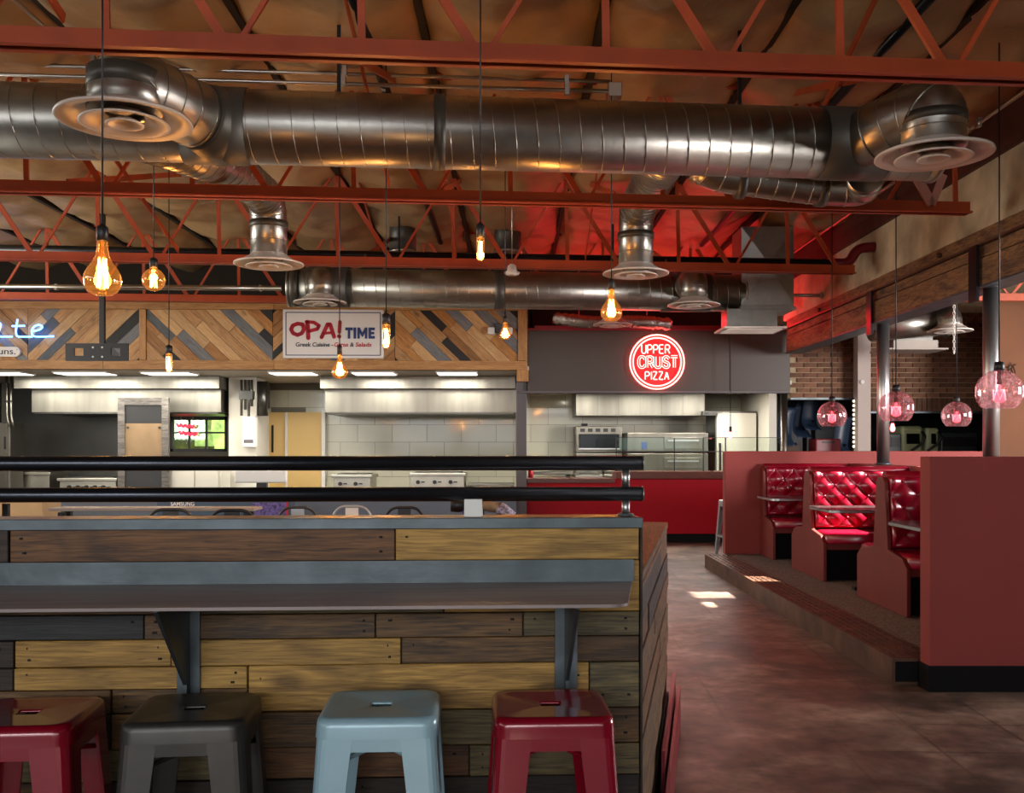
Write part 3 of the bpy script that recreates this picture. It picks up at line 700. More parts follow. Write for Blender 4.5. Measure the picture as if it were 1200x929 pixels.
# ------------------------------------------------------------------ white restaurant sign
sg = thing('wall_sign', 'white rectangular sign with red and blue lettering on the chevron boards', 'sign', fx_(391, 420), FA)
SGM = WM[sg.name]
SW, SH = (450-333)/F*14.0, (420-363)/F*14.0
MB().bb((-SW/2, -.035, 0), (SW/2, .025, SH)).build('panel', M['signwhite'], sg, world=False, basis=I, bevel=.006)
bd = MB(); q = .045; th = .012
for z in (q, SH-q): bd.bb((-SW/2+q, -.038, z-th/2), (SW/2-q, -.034, z+th/2))
for x in (-SW/2+q, SW/2-q): bd.bb((x-th/2, -.038, q), (x+th/2, -.034, SH-q))
bd.build('border_line', M['signblue'], sg, world=False, basis=I)
def sp(px, py):
    """sign face coordinates (u, v) of a pixel"""
    return ((px-391.5)/117*SW, (420-py)/57*SH)
def ribbon(mb, pts, wd, y0, y1):
    for a, b in zip(pts, pts[1:]):
        a, b = Vector(a), Vector(b); d = (b-a)
        if d.length < 1e-6: continue
        nrm = Vector((-d.y, d.x)).normalized()*wd/2
        mb.prism([a-nrm, b-nrm, b+nrm, a+nrm], lambda x, z, t: Vector((x, t, z)), y0, y1)
    for p in pts:
        mb.prism([(p[0]+wd/2*math.cos(2*PI*k/10), p[1]+wd/2*math.sin(2*PI*k/10)) for k in range(10)], lambda x, z, t: Vector((x, t, z)), y0, y1-.0005)
# hand drawn OPA!  (pixel coordinates read off the sign)
opa = {'letter_o': ([(356, 380.5), (350, 379.8), (344.5, 382), (342.5, 386.5), (345, 391), (350, 393), (355, 391), (357.5, 386), (356, 381)], .055),
       'letter_p': ([(361.5, 378), (362, 384), (362.5, 396.5)], .058), 'letter_p_bowl': ([(360.5, 377.5), (369, 378.3), (375, 382), (373, 386), (363, 388.5)], .05),
       'letter_a': ([(378, 395.5), (385, 380.5), (388, 380.5), (392.5, 395)], .056), 'letter_a_bar': ([(380, 391), (391.5, 390)], .04),
       'exclamation_stroke': ([(399.3, 377.5), (398.6, 389.5)], .05), 'exclamation_dot': ([(398.3, 394.2), (398.6, 394.6)], .058)}
for nm, (pts, wd) in opa.items():
    mb = MB(); ribbon(mb, [sp(*p) for p in pts], wd, -.042, -.034); mb.build(nm, M['signred'], sg, world=False, basis=I)
def text(body, name, m, parent, M4, size, ext=.003, align='CENTER', bold=0.0, shear=0.0, spacing=1.0, width=None, local=True):
    cu = bpy.data.curves.new(name, 'FONT'); cu.body = body; cu.size = size; cu.extrude = ext; cu.align_x = align; cu.offset = bold; cu.shear = shear; cu.space_character = spacing; cu.resolution_u = 3
    tmp = bpy.data.objects.new('tmp', cu); COL.objects.link(tmp)
    bpy.context.view_layer.update()
    me = bpy.data.meshes.new_from_object(tmp.evaluated_get(bpy.context.evaluated_depsgraph_get()))
    bpy.data.objects.remove(tmp)
    if width:
        xs_ = [v.co.x for v in me.vertices]; k = width/(max(xs_)-min(xs_))
        for v in me.vertices: v.co.x *= k
    me.materials.clear(); me.materials.append(m); me.name = name
    o = bpy.data.objects.new(name, me); COL.objects.link(o)
    if parent: o.parent = parent
    o.matrix_basis = M4; return o
RX = Matrix.Rotation(PI/2, 4, 'X')
def onsign(px, py): u, v = sp(px, py); return Matrix.Translation((u, -.037, v)) @ RX
tl = {'letter_t': [[(0, 1), (.95, 1), (.95, .74), (.63, .74), (.63, 0), (.32, 0), (.32, .74), (0, .74)]], 'letter_i': [[(0, 0), (.34, 0), (.34, 1), (0, 1)]],
      'letter_m': [[(0, 0), (.30, 0), (.30, 1), (0, 1)], [(.95, 0), (1.25, 0), (1.25, 1), (.95, 1)], [(.30, 1), (.30, .5), (.625, .12), (.95, .5), (.95, 1), (.625, .55)]],
      'letter_e': [[(0, 0), (.32, 0), (.32, 1), (0, 1)], [(.32, 0), (.8, 0), (.8, .24), (.32, .24)], [(.32, .39), (.72, .39), (.72, .61), (.32, .61)], [(.32, .76), (.8, .76), (.8, 1), (.32, 1)]]}
xx = 0; u0_, v0_ = sp(405.5, 397); sc_ = (sp(442, 397)[0]-u0_)/4.0; vh = (397-384)/57*SH
for nm, wd_ in (('letter_t', 1.05), ('letter_i', .5), ('letter_m', 1.42), ('letter_e', .9)):
    mb = MB()
    for pl_ in tl[nm]: mb.prism([(u0_+(xx+p[0])*sc_, v0_+p[1]*vh) for p in pl_], lambda x, z, t: Vector((x, t, z)), -.042, -.034)
    mb.build(nm, M['signblue'], sg, world=False, basis=I); xx += wd_
text('Greek Cuisine -', 'tagline_dark', M['ink'], sg, onsign(369.5, 406.3), .085, .003, bold=.0015, shear=.12, width=.54)
text('Gyros', 'tagline_red', M['signred'], sg, onsign(400.5, 406.3), .085, .003, bold=.0015, shear=.12, width=.20)
text('&', 'tagline_ampersand', M['ink'], sg, onsign(413, 406.3), .085, .003, bold=.0015, shear=.12)
text('Salads', 'tagline_salads', M['signred'], sg, onsign(426.5, 406.3), .085, .003, bold=.0015, shear=.12, width=.23)

# ------------------------------------------------------------------ neon signs
def tube(pts, r, n=8): return MB().sweep(pts, r, n)
LET = {'U': [[(0, 1), (0, .22), (.15, 0), (.55, 0), (.7, .22), (.7, 1)]], 'P': [[(0, 0), (0, 1), (.5, 1), (.7, .85), (.7, .6), (.5, .45), (.05, .45)]],
       'E': [[(.65, 1), (0, 1), (0, 0), (.65, 0)], [(.05, .52), (.55, .52)]], 'R': [[(0, 0), (0, 1), (.5, 1), (.7, .85), (.7, .62), (.5, .47), (.1, .47)], [(.4, .45), (.72, 0)]],
       'C': [[(.75, .75), (.55, 1), (.2, 1), (0, .75), (0, .25), (.2, 0), (.55, 0), (.75, .25)]],
       'S': [[(.72, .8), (.5, 1), (.2, 1), (.02, .78), (.15, .56), (.58, .44), (.73, .22), (.55, 0), (.2, 0), (0, .2)]],
       'T': [[(0, 1), (.75, 1)], [(.375, .95), (.375, 0)]], 'I': [[(.1, 1), (.1, 0)]], 'Z': [[(0, 1), (.68, 1), (0, 0), (.7, 0)]], 'A': [[(0, 0), (.35, 1), (.7, 0)], [(.14, .36), (.56, .36)]]}
PF = 14.18
nc = P(770, 424, PF-.09)
ns = thing('neon_sign', 'round red neon pizza sign on the dark fascia at the right', 'neon sign', (nc.x, nc.y, nc.z-.42))
def npt(px, py): return P(px, py, PF-.09)
k = PF/F
MB().sweep([(nc.x, PF-.045, nc.z), (nc.x, PF-.03, nc.z)], 29.5*k, 48).build('backing_disc', M['acrylic'], ns)  # red disc added to deepen the glow of the tubes
for r, nm in ((31.5, 'outer_ring'), (28, 'inner_ring')):
    MB().sweep([(nc.x+r*k*math.cos(2*PI*i/48), nc.y, nc.z+r*k*math.sin(2*PI*i/48)) for i in range(48)], .011, 8, closed=True).build(nm, M['neon_red'], ns)
def offset(pts, d):
    out = []
    for i, p in enumerate(pts):
        a = Vector(pts[max(i-1, 0)]); b = Vector(pts[min(i+1, len(pts)-1)]); t_ = (b-a).normalized(); out.append((p[0]-t_.y*d, p[1]+t_.x*d))
    return out
def word(wd, x0, x1, yb, yt, r, dbl=0.0, name='letter'):
    W = (x1-x0)/len(wd)*.0
    wl = [{'I': .35, 'T': .95}.get(ch, .95) for ch in wd]; tot = sum(wl); x = x0; s = (x1-x0)/tot
    for ch, q_ in zip(wd, wl):
        mb = MB()
        for st in LET[ch]:
            for d in ((-dbl, dbl) if dbl else (0,)):
                pts = [(x+p[0]*s, yb+(yt-yb)*p[1]) for p in st]
                if d: pts = offset(pts, d)
                mb.sweep(fillet([npt(*p) for p in pts], .02, 3), r, 6)
        mb.build('letter', M['neon_red'], ns); x += q_*s
word('UPPER', 752, 786.5, 414, 404, .0095)
word('CRUST', 748.5, 796, 430.5, 417.8, .007, 1.25)
word('PIZZA', 756, 785.5, 444.5, 435.5, .0095)
# blue script neon on the left
bn = thing('neon_script', 'blue script neon lettering on the chevron boards at the left edge', 'neon sign', fx_(30, 400))
def bp_(px, py): return fx_(px, py, .09)
def bez(pts): return fillet(pts, .2, 6)
MB().sweep(bez([bp_(p, q) for p, q in ((-44, 374), (-38, 398), (-24, 398), (-14, 380), (-4, 378), (1.5, 379), (-1, 388), (-8, 394.3), (14.5, 394.3))]), .0125, 8).build('letter', M['neon_blue'], bn)
MB().sweep(bez([bp_(p, q) for p, q in ((20.5, 374), (18.5, 388), (19.5, 394.3), (38, 394.5))]), .0125, 8).sweep([bp_(14, 382), bp_(29, 381.7)], .0125, 8).build('letter', M['neon_blue'], bn)
MB().sweep(bez([bp_(p, q) for p, q in ((38, 388), (47, 386.5), (50.5, 382.5), (46, 380.3), (40, 382), (36.5, 388), (38.5, 394), (46, 394.5), (63, 394))]), .0125, 8).build('letter', M['neon_blue'], bn)
MB().sweep([bp_(19, 394.3)+Vector((0, .01, 0)), bp_(19, 394.3)+Vector((0, .07, 0))], .006, 6).sweep([bp_(52, 394.3)+Vector((0, .01, 0)), bp_(52, 394.3)+Vector((0, .07, 0))], .006, 6).build('stand_off', M['conduit'], bn)
# pill shaped white sign
bs = thing('shop_sign', 'small pill shaped white sign under the blue neon, cut by the left edge', 'sign', fx_(0, 418), FA)
ww, hh = 48/F*13.9, 11.5/F*13.9
pts = [(-ww/2+hh/2+hh/2*math.cos(a), hh/2+hh/2*math.sin(a)) for a in [PI/2+PI*i/10 for i in range(11)]]+[(ww/2-hh/2+hh/2*math.cos(a), hh/2+hh/2*math.sin(a)) for a in [-PI/2+PI*i/10 for i in range(11)]]
MB().prism(pts, fpoint, -.02, .03).build('panel', M['signwhite'], bs, world=False, basis=I)
text('buns.', 'lettering', M['ink'], bs, Matrix.Translation((.075, -.031, .035)) @ RX, .125, .002, bold=.001, width=.32)
text('o', 'mark', M['ink'], bs, Matrix.Translation((.255, -.031, .095)) @ RX, .035, .002)
# emergency light heads
em = thing('emergency_light', 'small twin head emergency light near the right end of the chevron boards', 'emergency light', fx_(586, 393), FA)
MB().bb((-.07, -.03, .04), (.07, .02, .17)).build('housing', M['slate'], em, world=False, basis=I, bevel=.008)
for s in (-1, 1): MB().bb((s*.13-.05, -.08, .01), (s*.13+.05, -.02, .11)).build('lamp_head', M['white'], em, world=False, basis=I, bevel=.012)
# television mount on a ceiling pole
tv = thing('screen_mount', 'empty black screen mount on a ceiling pole in front of the chevron boards', 'mount', P(115, 412, 11.2))
mx, mY = PX(119, 11.2), 11.2
MB().bb((mx-.028, mY, PZ(402, mY)), (mx+.028, mY+.05, 4.35)).build('pole', M['black'], tv)
x0, x1, z0, z1 = PX(78, mY), PX(151, mY), PZ(423, mY), PZ(402.5, mY); xa, xb = PX(88, mY), PX(99, mY); xc, xd = PX(131, mY), PX(142, mY); za, zb = PZ(417, mY), PZ(408, mY)
pb = MB()
for a, b in ((x0, xa), (xb, xc), (xd, x1)): pb.bb((a, mY-.03, z0), (b, mY, z1))
for a, b in ((xa, xb), (xc, xd)): pb.bb((a, mY-.03, z0), (b, mY, za)); pb.bb((a, mY-.03, zb), (b, mY, z1))
pb.build('wall_plate', M['black'], tv)
for px in (109, 120):
    for py in (407, 418): q = P(px, py, mY-.03); MB().sweep([q+Vector((0, .005, 0)), q-Vector((0, .008, 0))], .011, 10).build('bolt_head', M['conduit'], tv)

# ------------------------------------------------------------------ dark pizza fascia
pf = thing('dark_fascia', 'charcoal panelled fascia over the pizza counter carrying the round neon', 'fascia', P(770, 458, PF))
xl, xm, xr = PX(617, PF)+.02, PX(855, PF), PX(926, PF)
zb, zt = PZ(458, PF), PZ(387, PF)
MB().bb((xl, PF, zb), (xm-.003, PF+.1, zt)).build('panel', M['fascia'], pf, bevel=.003)
MB().bb((xm+.003, PF, zb), (xr, PF+.1, zt)).build('panel', M['fascia'], pf, bevel=.003)
MB().bb((xl, PF-.01, zt), (xr, PF+.12, zt+.03)).build('cap_rail', M['redbox'], pf)
MB().bb((xl-.12, PF+.0, zb-.03), (xr, PF+.16, zb)).build('bottom_trim', M['greywall'], pf)
light('AREA', 'red_strip_lamp', (2.2, PF-.02, zt+.12), 30, (1.0, .02, .03), aim((2.2, PF-.02, zt+.12), (2.2, 12.2, 4.3)), 3.6, .12)
tag(MB().bb((xl+.1, PF, zt+.03), (xr-.1, PF+.1, zt+.07)).build('strip_light', M['redbox']), 'long red strip light lying on top of the dark pizza fascia', 'light')

# ------------------------------------------------------------------ kitchens: walls, soffit, lights
KB = 17.0
wb = MB(); wx0, wx1, wz0, wz1 = PX(199, KB), PX(266, KB), PZ(529, KB), PZ(484, KB)
wb.bb((-9, KB, 0), (wx0, KB+.15, 4.62)); wb.bb((wx0, KB, 0), (wx1, KB+.15, wz0)); wb.bb((wx0, KB, wz1), (wx1, KB+.15, 4.62)); wb.bb((wx1, KB, 0), (4.75, KB+.15, 4.62))
wallb = struct('wall_back', wb, M['grout'])
tm = MB().box((0, 0, 0), (.604, .012, .299)).build('tile', M['tile'], wallb, basis=Matrix.Translation((0, KB-.006, .3)), bevel=.003, bseg=1)
first = True
for row in range(9):
    z = .15+row*.305
    if z > 2.5: break
    off = .305 if row % 2 else 0
    xx = -4.55+off
    while xx < 4.5:
        if not (PX(309, KB) < xx < PX(376, KB)-.1 and z < PZ(470, KB)) and z > .7:
            if first: tm.matrix_basis = Matrix.Translation((xx, KB-.006, z)); first = False
            else:
                o = link_mesh('tile', tm.data, wallb, Matrix.Translation((xx, KB-.006, z)))
        xx += .61
MB().bb((-8.9, KB-.02, 0), (wx0-.05, KB, 2.6)).build('dark_panel', M['darkwall'], wallb)
MB().bb((wx1+.05, KB-.02, 0), (-4.86, KB, 2.6)).build('dark_panel', M['darkwall'], wallb)
# stand-in for reflections in dark glass: window, panes and an added red neon
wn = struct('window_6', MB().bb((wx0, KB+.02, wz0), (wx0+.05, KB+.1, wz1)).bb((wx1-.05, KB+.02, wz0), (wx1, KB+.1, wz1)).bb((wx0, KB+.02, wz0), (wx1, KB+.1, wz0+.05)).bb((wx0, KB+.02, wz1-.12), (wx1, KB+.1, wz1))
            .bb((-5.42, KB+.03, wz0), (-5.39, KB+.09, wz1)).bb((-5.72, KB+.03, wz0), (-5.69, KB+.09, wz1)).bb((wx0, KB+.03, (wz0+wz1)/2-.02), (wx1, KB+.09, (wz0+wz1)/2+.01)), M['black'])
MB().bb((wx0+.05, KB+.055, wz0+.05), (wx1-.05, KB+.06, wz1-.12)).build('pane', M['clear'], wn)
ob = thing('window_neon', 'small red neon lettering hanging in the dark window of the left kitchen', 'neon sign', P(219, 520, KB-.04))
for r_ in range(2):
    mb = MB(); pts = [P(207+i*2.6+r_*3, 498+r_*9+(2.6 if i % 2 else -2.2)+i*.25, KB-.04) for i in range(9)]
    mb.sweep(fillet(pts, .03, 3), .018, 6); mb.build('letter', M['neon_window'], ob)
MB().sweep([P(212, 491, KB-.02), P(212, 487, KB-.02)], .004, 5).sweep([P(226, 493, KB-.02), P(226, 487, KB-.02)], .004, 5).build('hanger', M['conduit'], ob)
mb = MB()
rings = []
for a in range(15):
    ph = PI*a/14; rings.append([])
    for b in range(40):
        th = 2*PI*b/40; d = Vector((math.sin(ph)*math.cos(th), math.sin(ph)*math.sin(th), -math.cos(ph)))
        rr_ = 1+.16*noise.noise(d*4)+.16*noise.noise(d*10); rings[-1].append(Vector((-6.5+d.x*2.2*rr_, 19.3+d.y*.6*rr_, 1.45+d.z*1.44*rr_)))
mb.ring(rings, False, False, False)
tag(mb.build('garden_hedge', M['foliage']), 'leafy green hedge outside the dark window of the left kitchen', 'hedge')  # greenery added in place of the reflected trees
struct('wall_soffit_pizza', MB().bb((.3, 14.6, 2.42), (4.1, 14.7, 4.62)), M['roofdeck'])  # added dark sheets that keep the space above the fascias black
struct('wall_soffit_left', MB().bb((-9, 14.5, 2.62), (.28, 14.6, 4.62)), M['roofdeck'])
# soffit and recessed light panels
so = struct('ceiling_kitchen', MB().bb((-9, 14.15, 2.56), (.25, KB, 2.62)), M['plaster'])
struct('ceiling_pizza_kitchen', MB().bb((.25, 14.3, 2.36), (4.15, KB, 2.42)), M['plaster'])
trof = [(-20, 22), (62, 122), (165, 220), (315, 365), (412, 460), (512, 558)]
where = ['at the left edge', 'behind the screen mount', 'behind the small tube bulb', 'under the white sign', 'right of the teardrop bulb', 'nearest the right end of the chevron boards']
for (a, b), wl in zip(trof, where):
    xa, xb = PX(a, 14.3), PX(b, 14.3)
    tr = thing('light_panel', 'flat recessed kitchen ceiling light '+wl, 'ceiling light', ((xa+xb)/2, 14.75, 2.54))
    MB().bb((xa-.02, 14.3, 2.535), (xb+.02, 14.78, 2.56)).build('frame', M['white_metal'], tr)
    MB().bb((xa, 14.32, 2.528), (xb, 14.76, 2.535)).build('diffuser', M['troffer'], tr)
    light('AREA', 'kitchen_lamp', ((xa+xb)/2, 14.5, 2.51), 52, (1.0, .95, .84), (0, 0, 0), .6, .8)
for x, wl in ((PX(690, 15), 'left'), (PX(762, 15), 'middle'), (PX(830, 15), 'right')):
    tr = thing('light_panel', None, 'ceiling light', (x, 15.0, 2.34)); tr['group'] = 'strip lights of the pizza kitchen'; tr['label'] = wl+' one of three slim strip lights under the dark pizza fascia'
    MB().bb((x-.3, 14.85, 2.335), (x+.3, 15.1, 2.36)).build('frame', M['white_metal'], tr)
    MB().bb((x-.27, 14.87, 2.325), (x+.27, 15.08, 2.335)).build('diffuser', M['troffer'], tr)
    light('AREA', 'kitchen_lamp', (x, 15.0, 2.31), 34, (1.0, .95, .84), (0, 0, 0), .5, .25)
# pillars
struct('wall_pillar_left', MB().bb((PX(268, 15.6), 15.6, 0), (PX(300, 15.6), 16.4, 2.56)), M['plaster'])
struct('wall_pillar_middle', MB().bb((PX(605, 14.3), 14.25, 0), (PX(617, 14.3), 15.6, 2.4)), M['greywall'])
struct('wall_divider', MB().bb((.12, 15.6, 0), (.24, KB, 2.56)), M['tile'])
struct('wall_pizza_right', MB().bb((4.03, 15.12, 0), (4.15, KB, 2.36)), M['plaster'])
struct('trim_2', MB().cyl((PX(921, 14.2), 14.3, 0), (PX(921, 14.2), 14.3, 2.3), .05, n=16), M['stainless'])
# yellow door and warm jamb between the kitchens
dr = structroot('door_1', (PX(355, KB), KB-.1, 0))
MB().bb((PX(336, 16.9), 16.86, 0), (PX(377, 16.9), 16.9, PZ(483, 16.9))).build('door_leaf', M['yellow'], dr)
MB().bb((PX(312, 16.9), 16.90, 0), (PX(335, 16.9), 16.95, PZ(483, 16.9))).build('side_panel', M['yellow'], dr)
MB().bb((PX(377, 16.8), 16.78, 0), (PX(381, 16.8), 16.95, PZ(480, 16.8))).bb((PX(310, 16.8), 16.80, 0), (PX(313.5, 16.8), 16.95, PZ(480, 16.8))).bb((PX(333.5, 16.8), 16.84, 0), (PX(336, 16.8), 16.95, PZ(483, 16.8))).build('door_frame', M['white'], dr)
MB().bb((PX(317, 16.8), 16.86, PZ(530, 16.8)), (PX(319, 16.8), 16.9, PZ(498, 16.8))).build('handle', M['black'], dr)

# ------------------------------------------------------------------ kitchen equipment
def hood(label, px0, px1, y0, ym, y1, dx, Y):
    t = thing('range_hood', label, 'hood', (PX((px0+px1)/2, Y), Y, PZ(y1, Y)))
    MB().bb((PX(px0, Y), Y, PZ(ym, Y)+.004), (PX(px1, Y), KB-.02, min(PZ(y0, Y), 2.555))).build('upper_band', M['stainless'], t, bevel=.004)
    MB().bb((PX(px0+dx, Y+.2), Y+.2, PZ(y1, Y+.2)), (PX(px1+2, Y+.2), KB-.02, PZ(ym, Y))).build('lower_canopy', M['stainless'], t, bevel=.004)
    MB().bb((PX(px0+dx, Y+.2)+.03, Y+.23, PZ(y1, Y+.2)-.02), (PX(px1, Y+.2)-.03, KB-.05, PZ(y1, Y+.2))).build('filter_underside', M['stainless_dk'], t)
    return t
hood('long stainless hood of the left kitchen behind the screen mount', 16, 257, 437, 455.5, 483, 21, 15.2)
hood('stainless hood below the white sign, above the griddles', 375, 604, 437, 455.5, 483.5, 6, 15.2)
t = thing('range_hood', 'stainless hood at the back of the pizza kitchen', 'hood', (PX(750, 15.9), 15.9, PZ(487, 15.9)))
MB().bb((PX(675, 15.9), 15.9, PZ(487, 15.9)), (PX(826, 15.9), KB-.02, 2.36)).build('canopy', M['stainless'], t, bevel=.004)
for i in range(1, 6): x = PX(675+i*25, 15.9); MB().bb((x-.004, 15.893, PZ(486, 15.9)), (x+.004, 15.9, 2.35)).build('seam', M['stainless_dk'], t)
# long blue grey service counter
ct = thing('service_counter', 'long blue grey service counter in front of the left kitchens', 'counter', (PX(300, 14.1), 14.1, 0))
MB().bb((-8.9, 14.12, .1), (PX(605, 14.2), 14.6, .77)).build('front_panel', M['bluegrey'], ct)
MB().bb((-8.9, 14.07, .77), (PX(605, 14.2), 14.75, .80)).build('counter_top', M['stainless'], ct)
MB().bb((-8.9, 14.16, 0), (PX(605, 14.2), 14.55, .1)).build('toe_kick', M['base_black'], ct)
# cooking line behind
def appliance(label, px0, px1, pxk, ztop, Y=15.9, name='griddle', body='stainless_lt'):
    t = thing(name, label, name.replace('_', ' '), (PX((px0+px1)/2, Y), Y, 0))
    xa, xb = PX(px0, Y), PX(px1, Y)
    MB().bb((xa, Y, .72), (xb, Y+.7, ztop-.05)).build('body', M[body], t, bevel=.006)
    MB().bb((xa-.03, Y-.04, ztop-.05), (xb+.03, Y+.72, ztop)).build('rim', M[body], t, bevel=.006)
    MB().bb((xa+.05, Y+.06, ztop), (xb-.05, Y+.66, ztop+.015)).build('cook_plate', M['stainless_dk'], t)
    for p in pxk: q = PX(p, Y); MB().sweep([(q, Y, ztop-.15), (q, Y-.05, ztop-.15)], .032, 14).build('knob', M['black'], t); MB().bb((q+.05, Y-.012, ztop-.16), (q+.11, Y, ztop-.14)).build('dial_mark', M['black'], t)
    for x in (xa+.04, xb-.04):
        for y in (Y+.05, Y+.62): MB().cyl((x, y, 0), (x, y, .72), .022, n=10).build('leg', M['stainless'], t)
    return t
appliance('two knob stainless griddle right of the yellow door', 391, 434, (399, 417), PZ(556, 15.9))
appliance('three knob stainless griddle under the middle hood', 482, 544, (490, 509.5, 528), PZ(554, 15.9))
appliance('reddish gleaming stainless fryer at the far left', -25, 58, (), PZ(553, 15.9), name='fryer')
appliance('stainless range with a row of knobs left of the framed board', 70, 136, (82, 92, 102, 112, 122), PZ(560, 15.9), name='range')
appliance('stainless range standing right behind the framed board', 146, 184, (152, 160, 168), PZ(562, 15.9), name='range')
appliance('small burner range beyond the end of the handrail', 676, 704, (681, 687, 693, 699), PZ(556, 15.6), 15.6, 'range')
def prep(label, px0, px1, ztop, Y, nm='prep_table', m='stainless'):
    t = thing(nm, label, 'table', (PX((px0+px1)/2, Y), Y, 0)); xa, xb = PX(px0, Y), PX(px1, Y)
    MB().bb((xa, Y, ztop-.04), (xb, Y+.6, ztop)).build('table_top', M[m], t, bevel=.005)
    MB().bb((xa+.03, Y+.03, .25), (xb-.03, Y+.57, .28)).build('under_shelf', M[m], t)
    for x in (xa+.04, xb-.04):
        for y in (Y+.05, Y+.55): MB().cyl((x, y, 0), (x, y, ztop-.04), .02, n=10).build('leg', M['stainless'], t)
prep('stainless prep table right of the three knob griddle', 548, 603, PZ(567, 16), 16.1)
prep('stainless prep table left of the burner range in the pizza kitchen', 621, 670, PZ(553, 15.7), 15.7)
# beige cabinet and white screen in the gap
cb = thing('cabinet', 'beige cabinet in front of the left pillar', 'cabinet', (PX(229, 15), 15.0, 0))
MB().bb((PX(198, 15), 15.0, 0), (PX(259, 15), 15.5, PZ(545, 15))).build('body', M['plaster'], cb, bevel=.01)
MB().bb((PX(202, 15), 14.98, .1), (PX(228, 15), 15.0, PZ(548, 15))).build('door', M['plaster'], cb); MB().bb((PX(229.5, 15), 14.98, .1), (PX(256, 15), 15.0, PZ(548, 15))).build('door', M['plaster'], cb)
lp = thing('point_of_sale_screen', 'pale back of a screen on the service counter before the yellow door', 'screen', (PX(305, 14.5), 14.45, .80))
MB().bb((PX(275, 14.4), 14.38, .9), (PX(336, 14.4), 14.44, PZ(550, 14.4))).build('screen_back', M['white'], lp, bevel=.02)
MB().bb((PX(300, 14.4), 14.42, .80), (PX(312, 14.4), 14.5, .92)).build('stand', M['black'], lp)
# framed board leaning behind the counter
fb = thing('framed_board', 'tall grey wooden frame with a black and tan board in the left kitchen', 'board', (PX(168, 14.85), 14.85, 0))
Y = 14.85; xa, xb, zt_ = PX(138, Y), PX(197, Y), PZ(466, Y)
MB().bb((xa, Y, 0), (xa+.10, Y+.07, zt_)).build('stile', M['frame_grey'], fb); MB().bb((xb-.10, Y, 0), (xb, Y+.07, zt_)).build('stile', M['frame_grey'], fb)
MB().bb((xa+.1, Y, zt_-.11), (xb-.1, Y+.07, zt_)).build('top_rail', M['frame_grey'], fb)
MB().bb((xa+.1, Y+.03, PZ(496, Y)), (xb-.1, Y+.05, zt_-.11)).build('black_panel', M['black'], fb)
MB().bb((xa+.1, Y+.025, PZ(546, Y)), (xb-.1, Y+.05, PZ(496, Y))).build('tan_panel', M['tan_dull'], fb)
MB().bb((xa+.1, Y+.03, .1), (xb-.1, Y+.05, PZ(546, Y))).build('lower_panel', M['black'], fb)
for p in (150, 187): q = P(p, 501, Y+.025); MB().sweep([q, q-Vector((0, .012, 0))], .02, 10).build('screw_head', M['black'], fb)
# wall items by the left pillar
wi = thing('paper_towel_dispenser', 'white dispenser on the left kitchen pillar', 'dispenser', P(292, 520, 15.55))
MB().bb((PX(285, 15.5), 15.44, PZ(524, 15.5)), (PX(300, 15.5), 15.6, PZ(488, 15.5))).build('case', M['white'], wi, bevel=.02)
MB().bb((PX(287, 15.5), 15.43, PZ(519, 15.5)), (PX(298, 15.5), 15.44, PZ(515, 15.5))).build('slot', M['greywall'], wi)
wi = thing('utility_pipes', 'cluster of steel utility pipes high on the left kitchen pillar', 'pipe', P(290, 486, 15.5))
for px, y1 in ((283, 487), (287.5, 480), (291.5, 488), (295, 476)): MB().cyl(P(px, 445, 15.5), P(px, y1, 15.5), .022, n=10).build('pipe', M['stainless'], wi)
MB().bb((PX(281, 15.5), 15.45, PZ(468, 15.5)), (PX(297, 15.5), 15.58, PZ(458, 15.5))).build('valve_box', M['stainless_dk'], wi)
wi = thing('fire_suppression_tank', 'dark steel cylinder high beside the yellow doorway', 'tank', P(306, 487, 15.6))
MB().cyl((PX(306, 15.6), 15.7, PZ(487, 15.6)), (PX(306, 15.6), 15.7, 2.5), .085, n=20).build('cylinder', M['stainless_dk'], wi)
MB().bb((PX(300, 15.6), 15.74, PZ(478, 15.6)), (PX(312.5, 15.6), 15.82, PZ(450, 15.6))).build('bracket', M['black'], wi)
for px, lab in ((8, 'left steel conduit drop at the far left kitchen edge'), (13, 'right steel conduit drop at the far left kitchen edge')):
    o = MB().sweep(fillet([P(px, 440, 15.3), P(px, 488, 15.3), P(px+3, 500, 15.3)], .1, 4), .02, 8).build('conduit_drop', M['stainless'])
    tag(o, lab, 'conduit'); MB().box(P(px, 470, 15.28), (.06, .03, .03)).build('clamp', M['stainless_dk'], o)
o = thing('steel_cabinet', 'narrow stainless cabinet at the far left kitchen edge', 'cabinet', (PX(4, 15.4), 15.4, 0)); 
MB().bb((PX(-14, 15.4), 15.4, 0), (PX(12, 15.4), 15.82, PZ(495, 15.4))).build('body', M['stainless'], o, bevel=.008)
MB().bb((PX(-10, 15.4), 15.38, .3), (PX(9, 15.4), 15.4, PZ(499, 15.4))).build('door', M['stainless'], o); MB().bb((PX(6, 15.4), 15.36, 1.4), (PX(8, 15.4), 15.38, 1.6)).build('handle', M['black'], o)

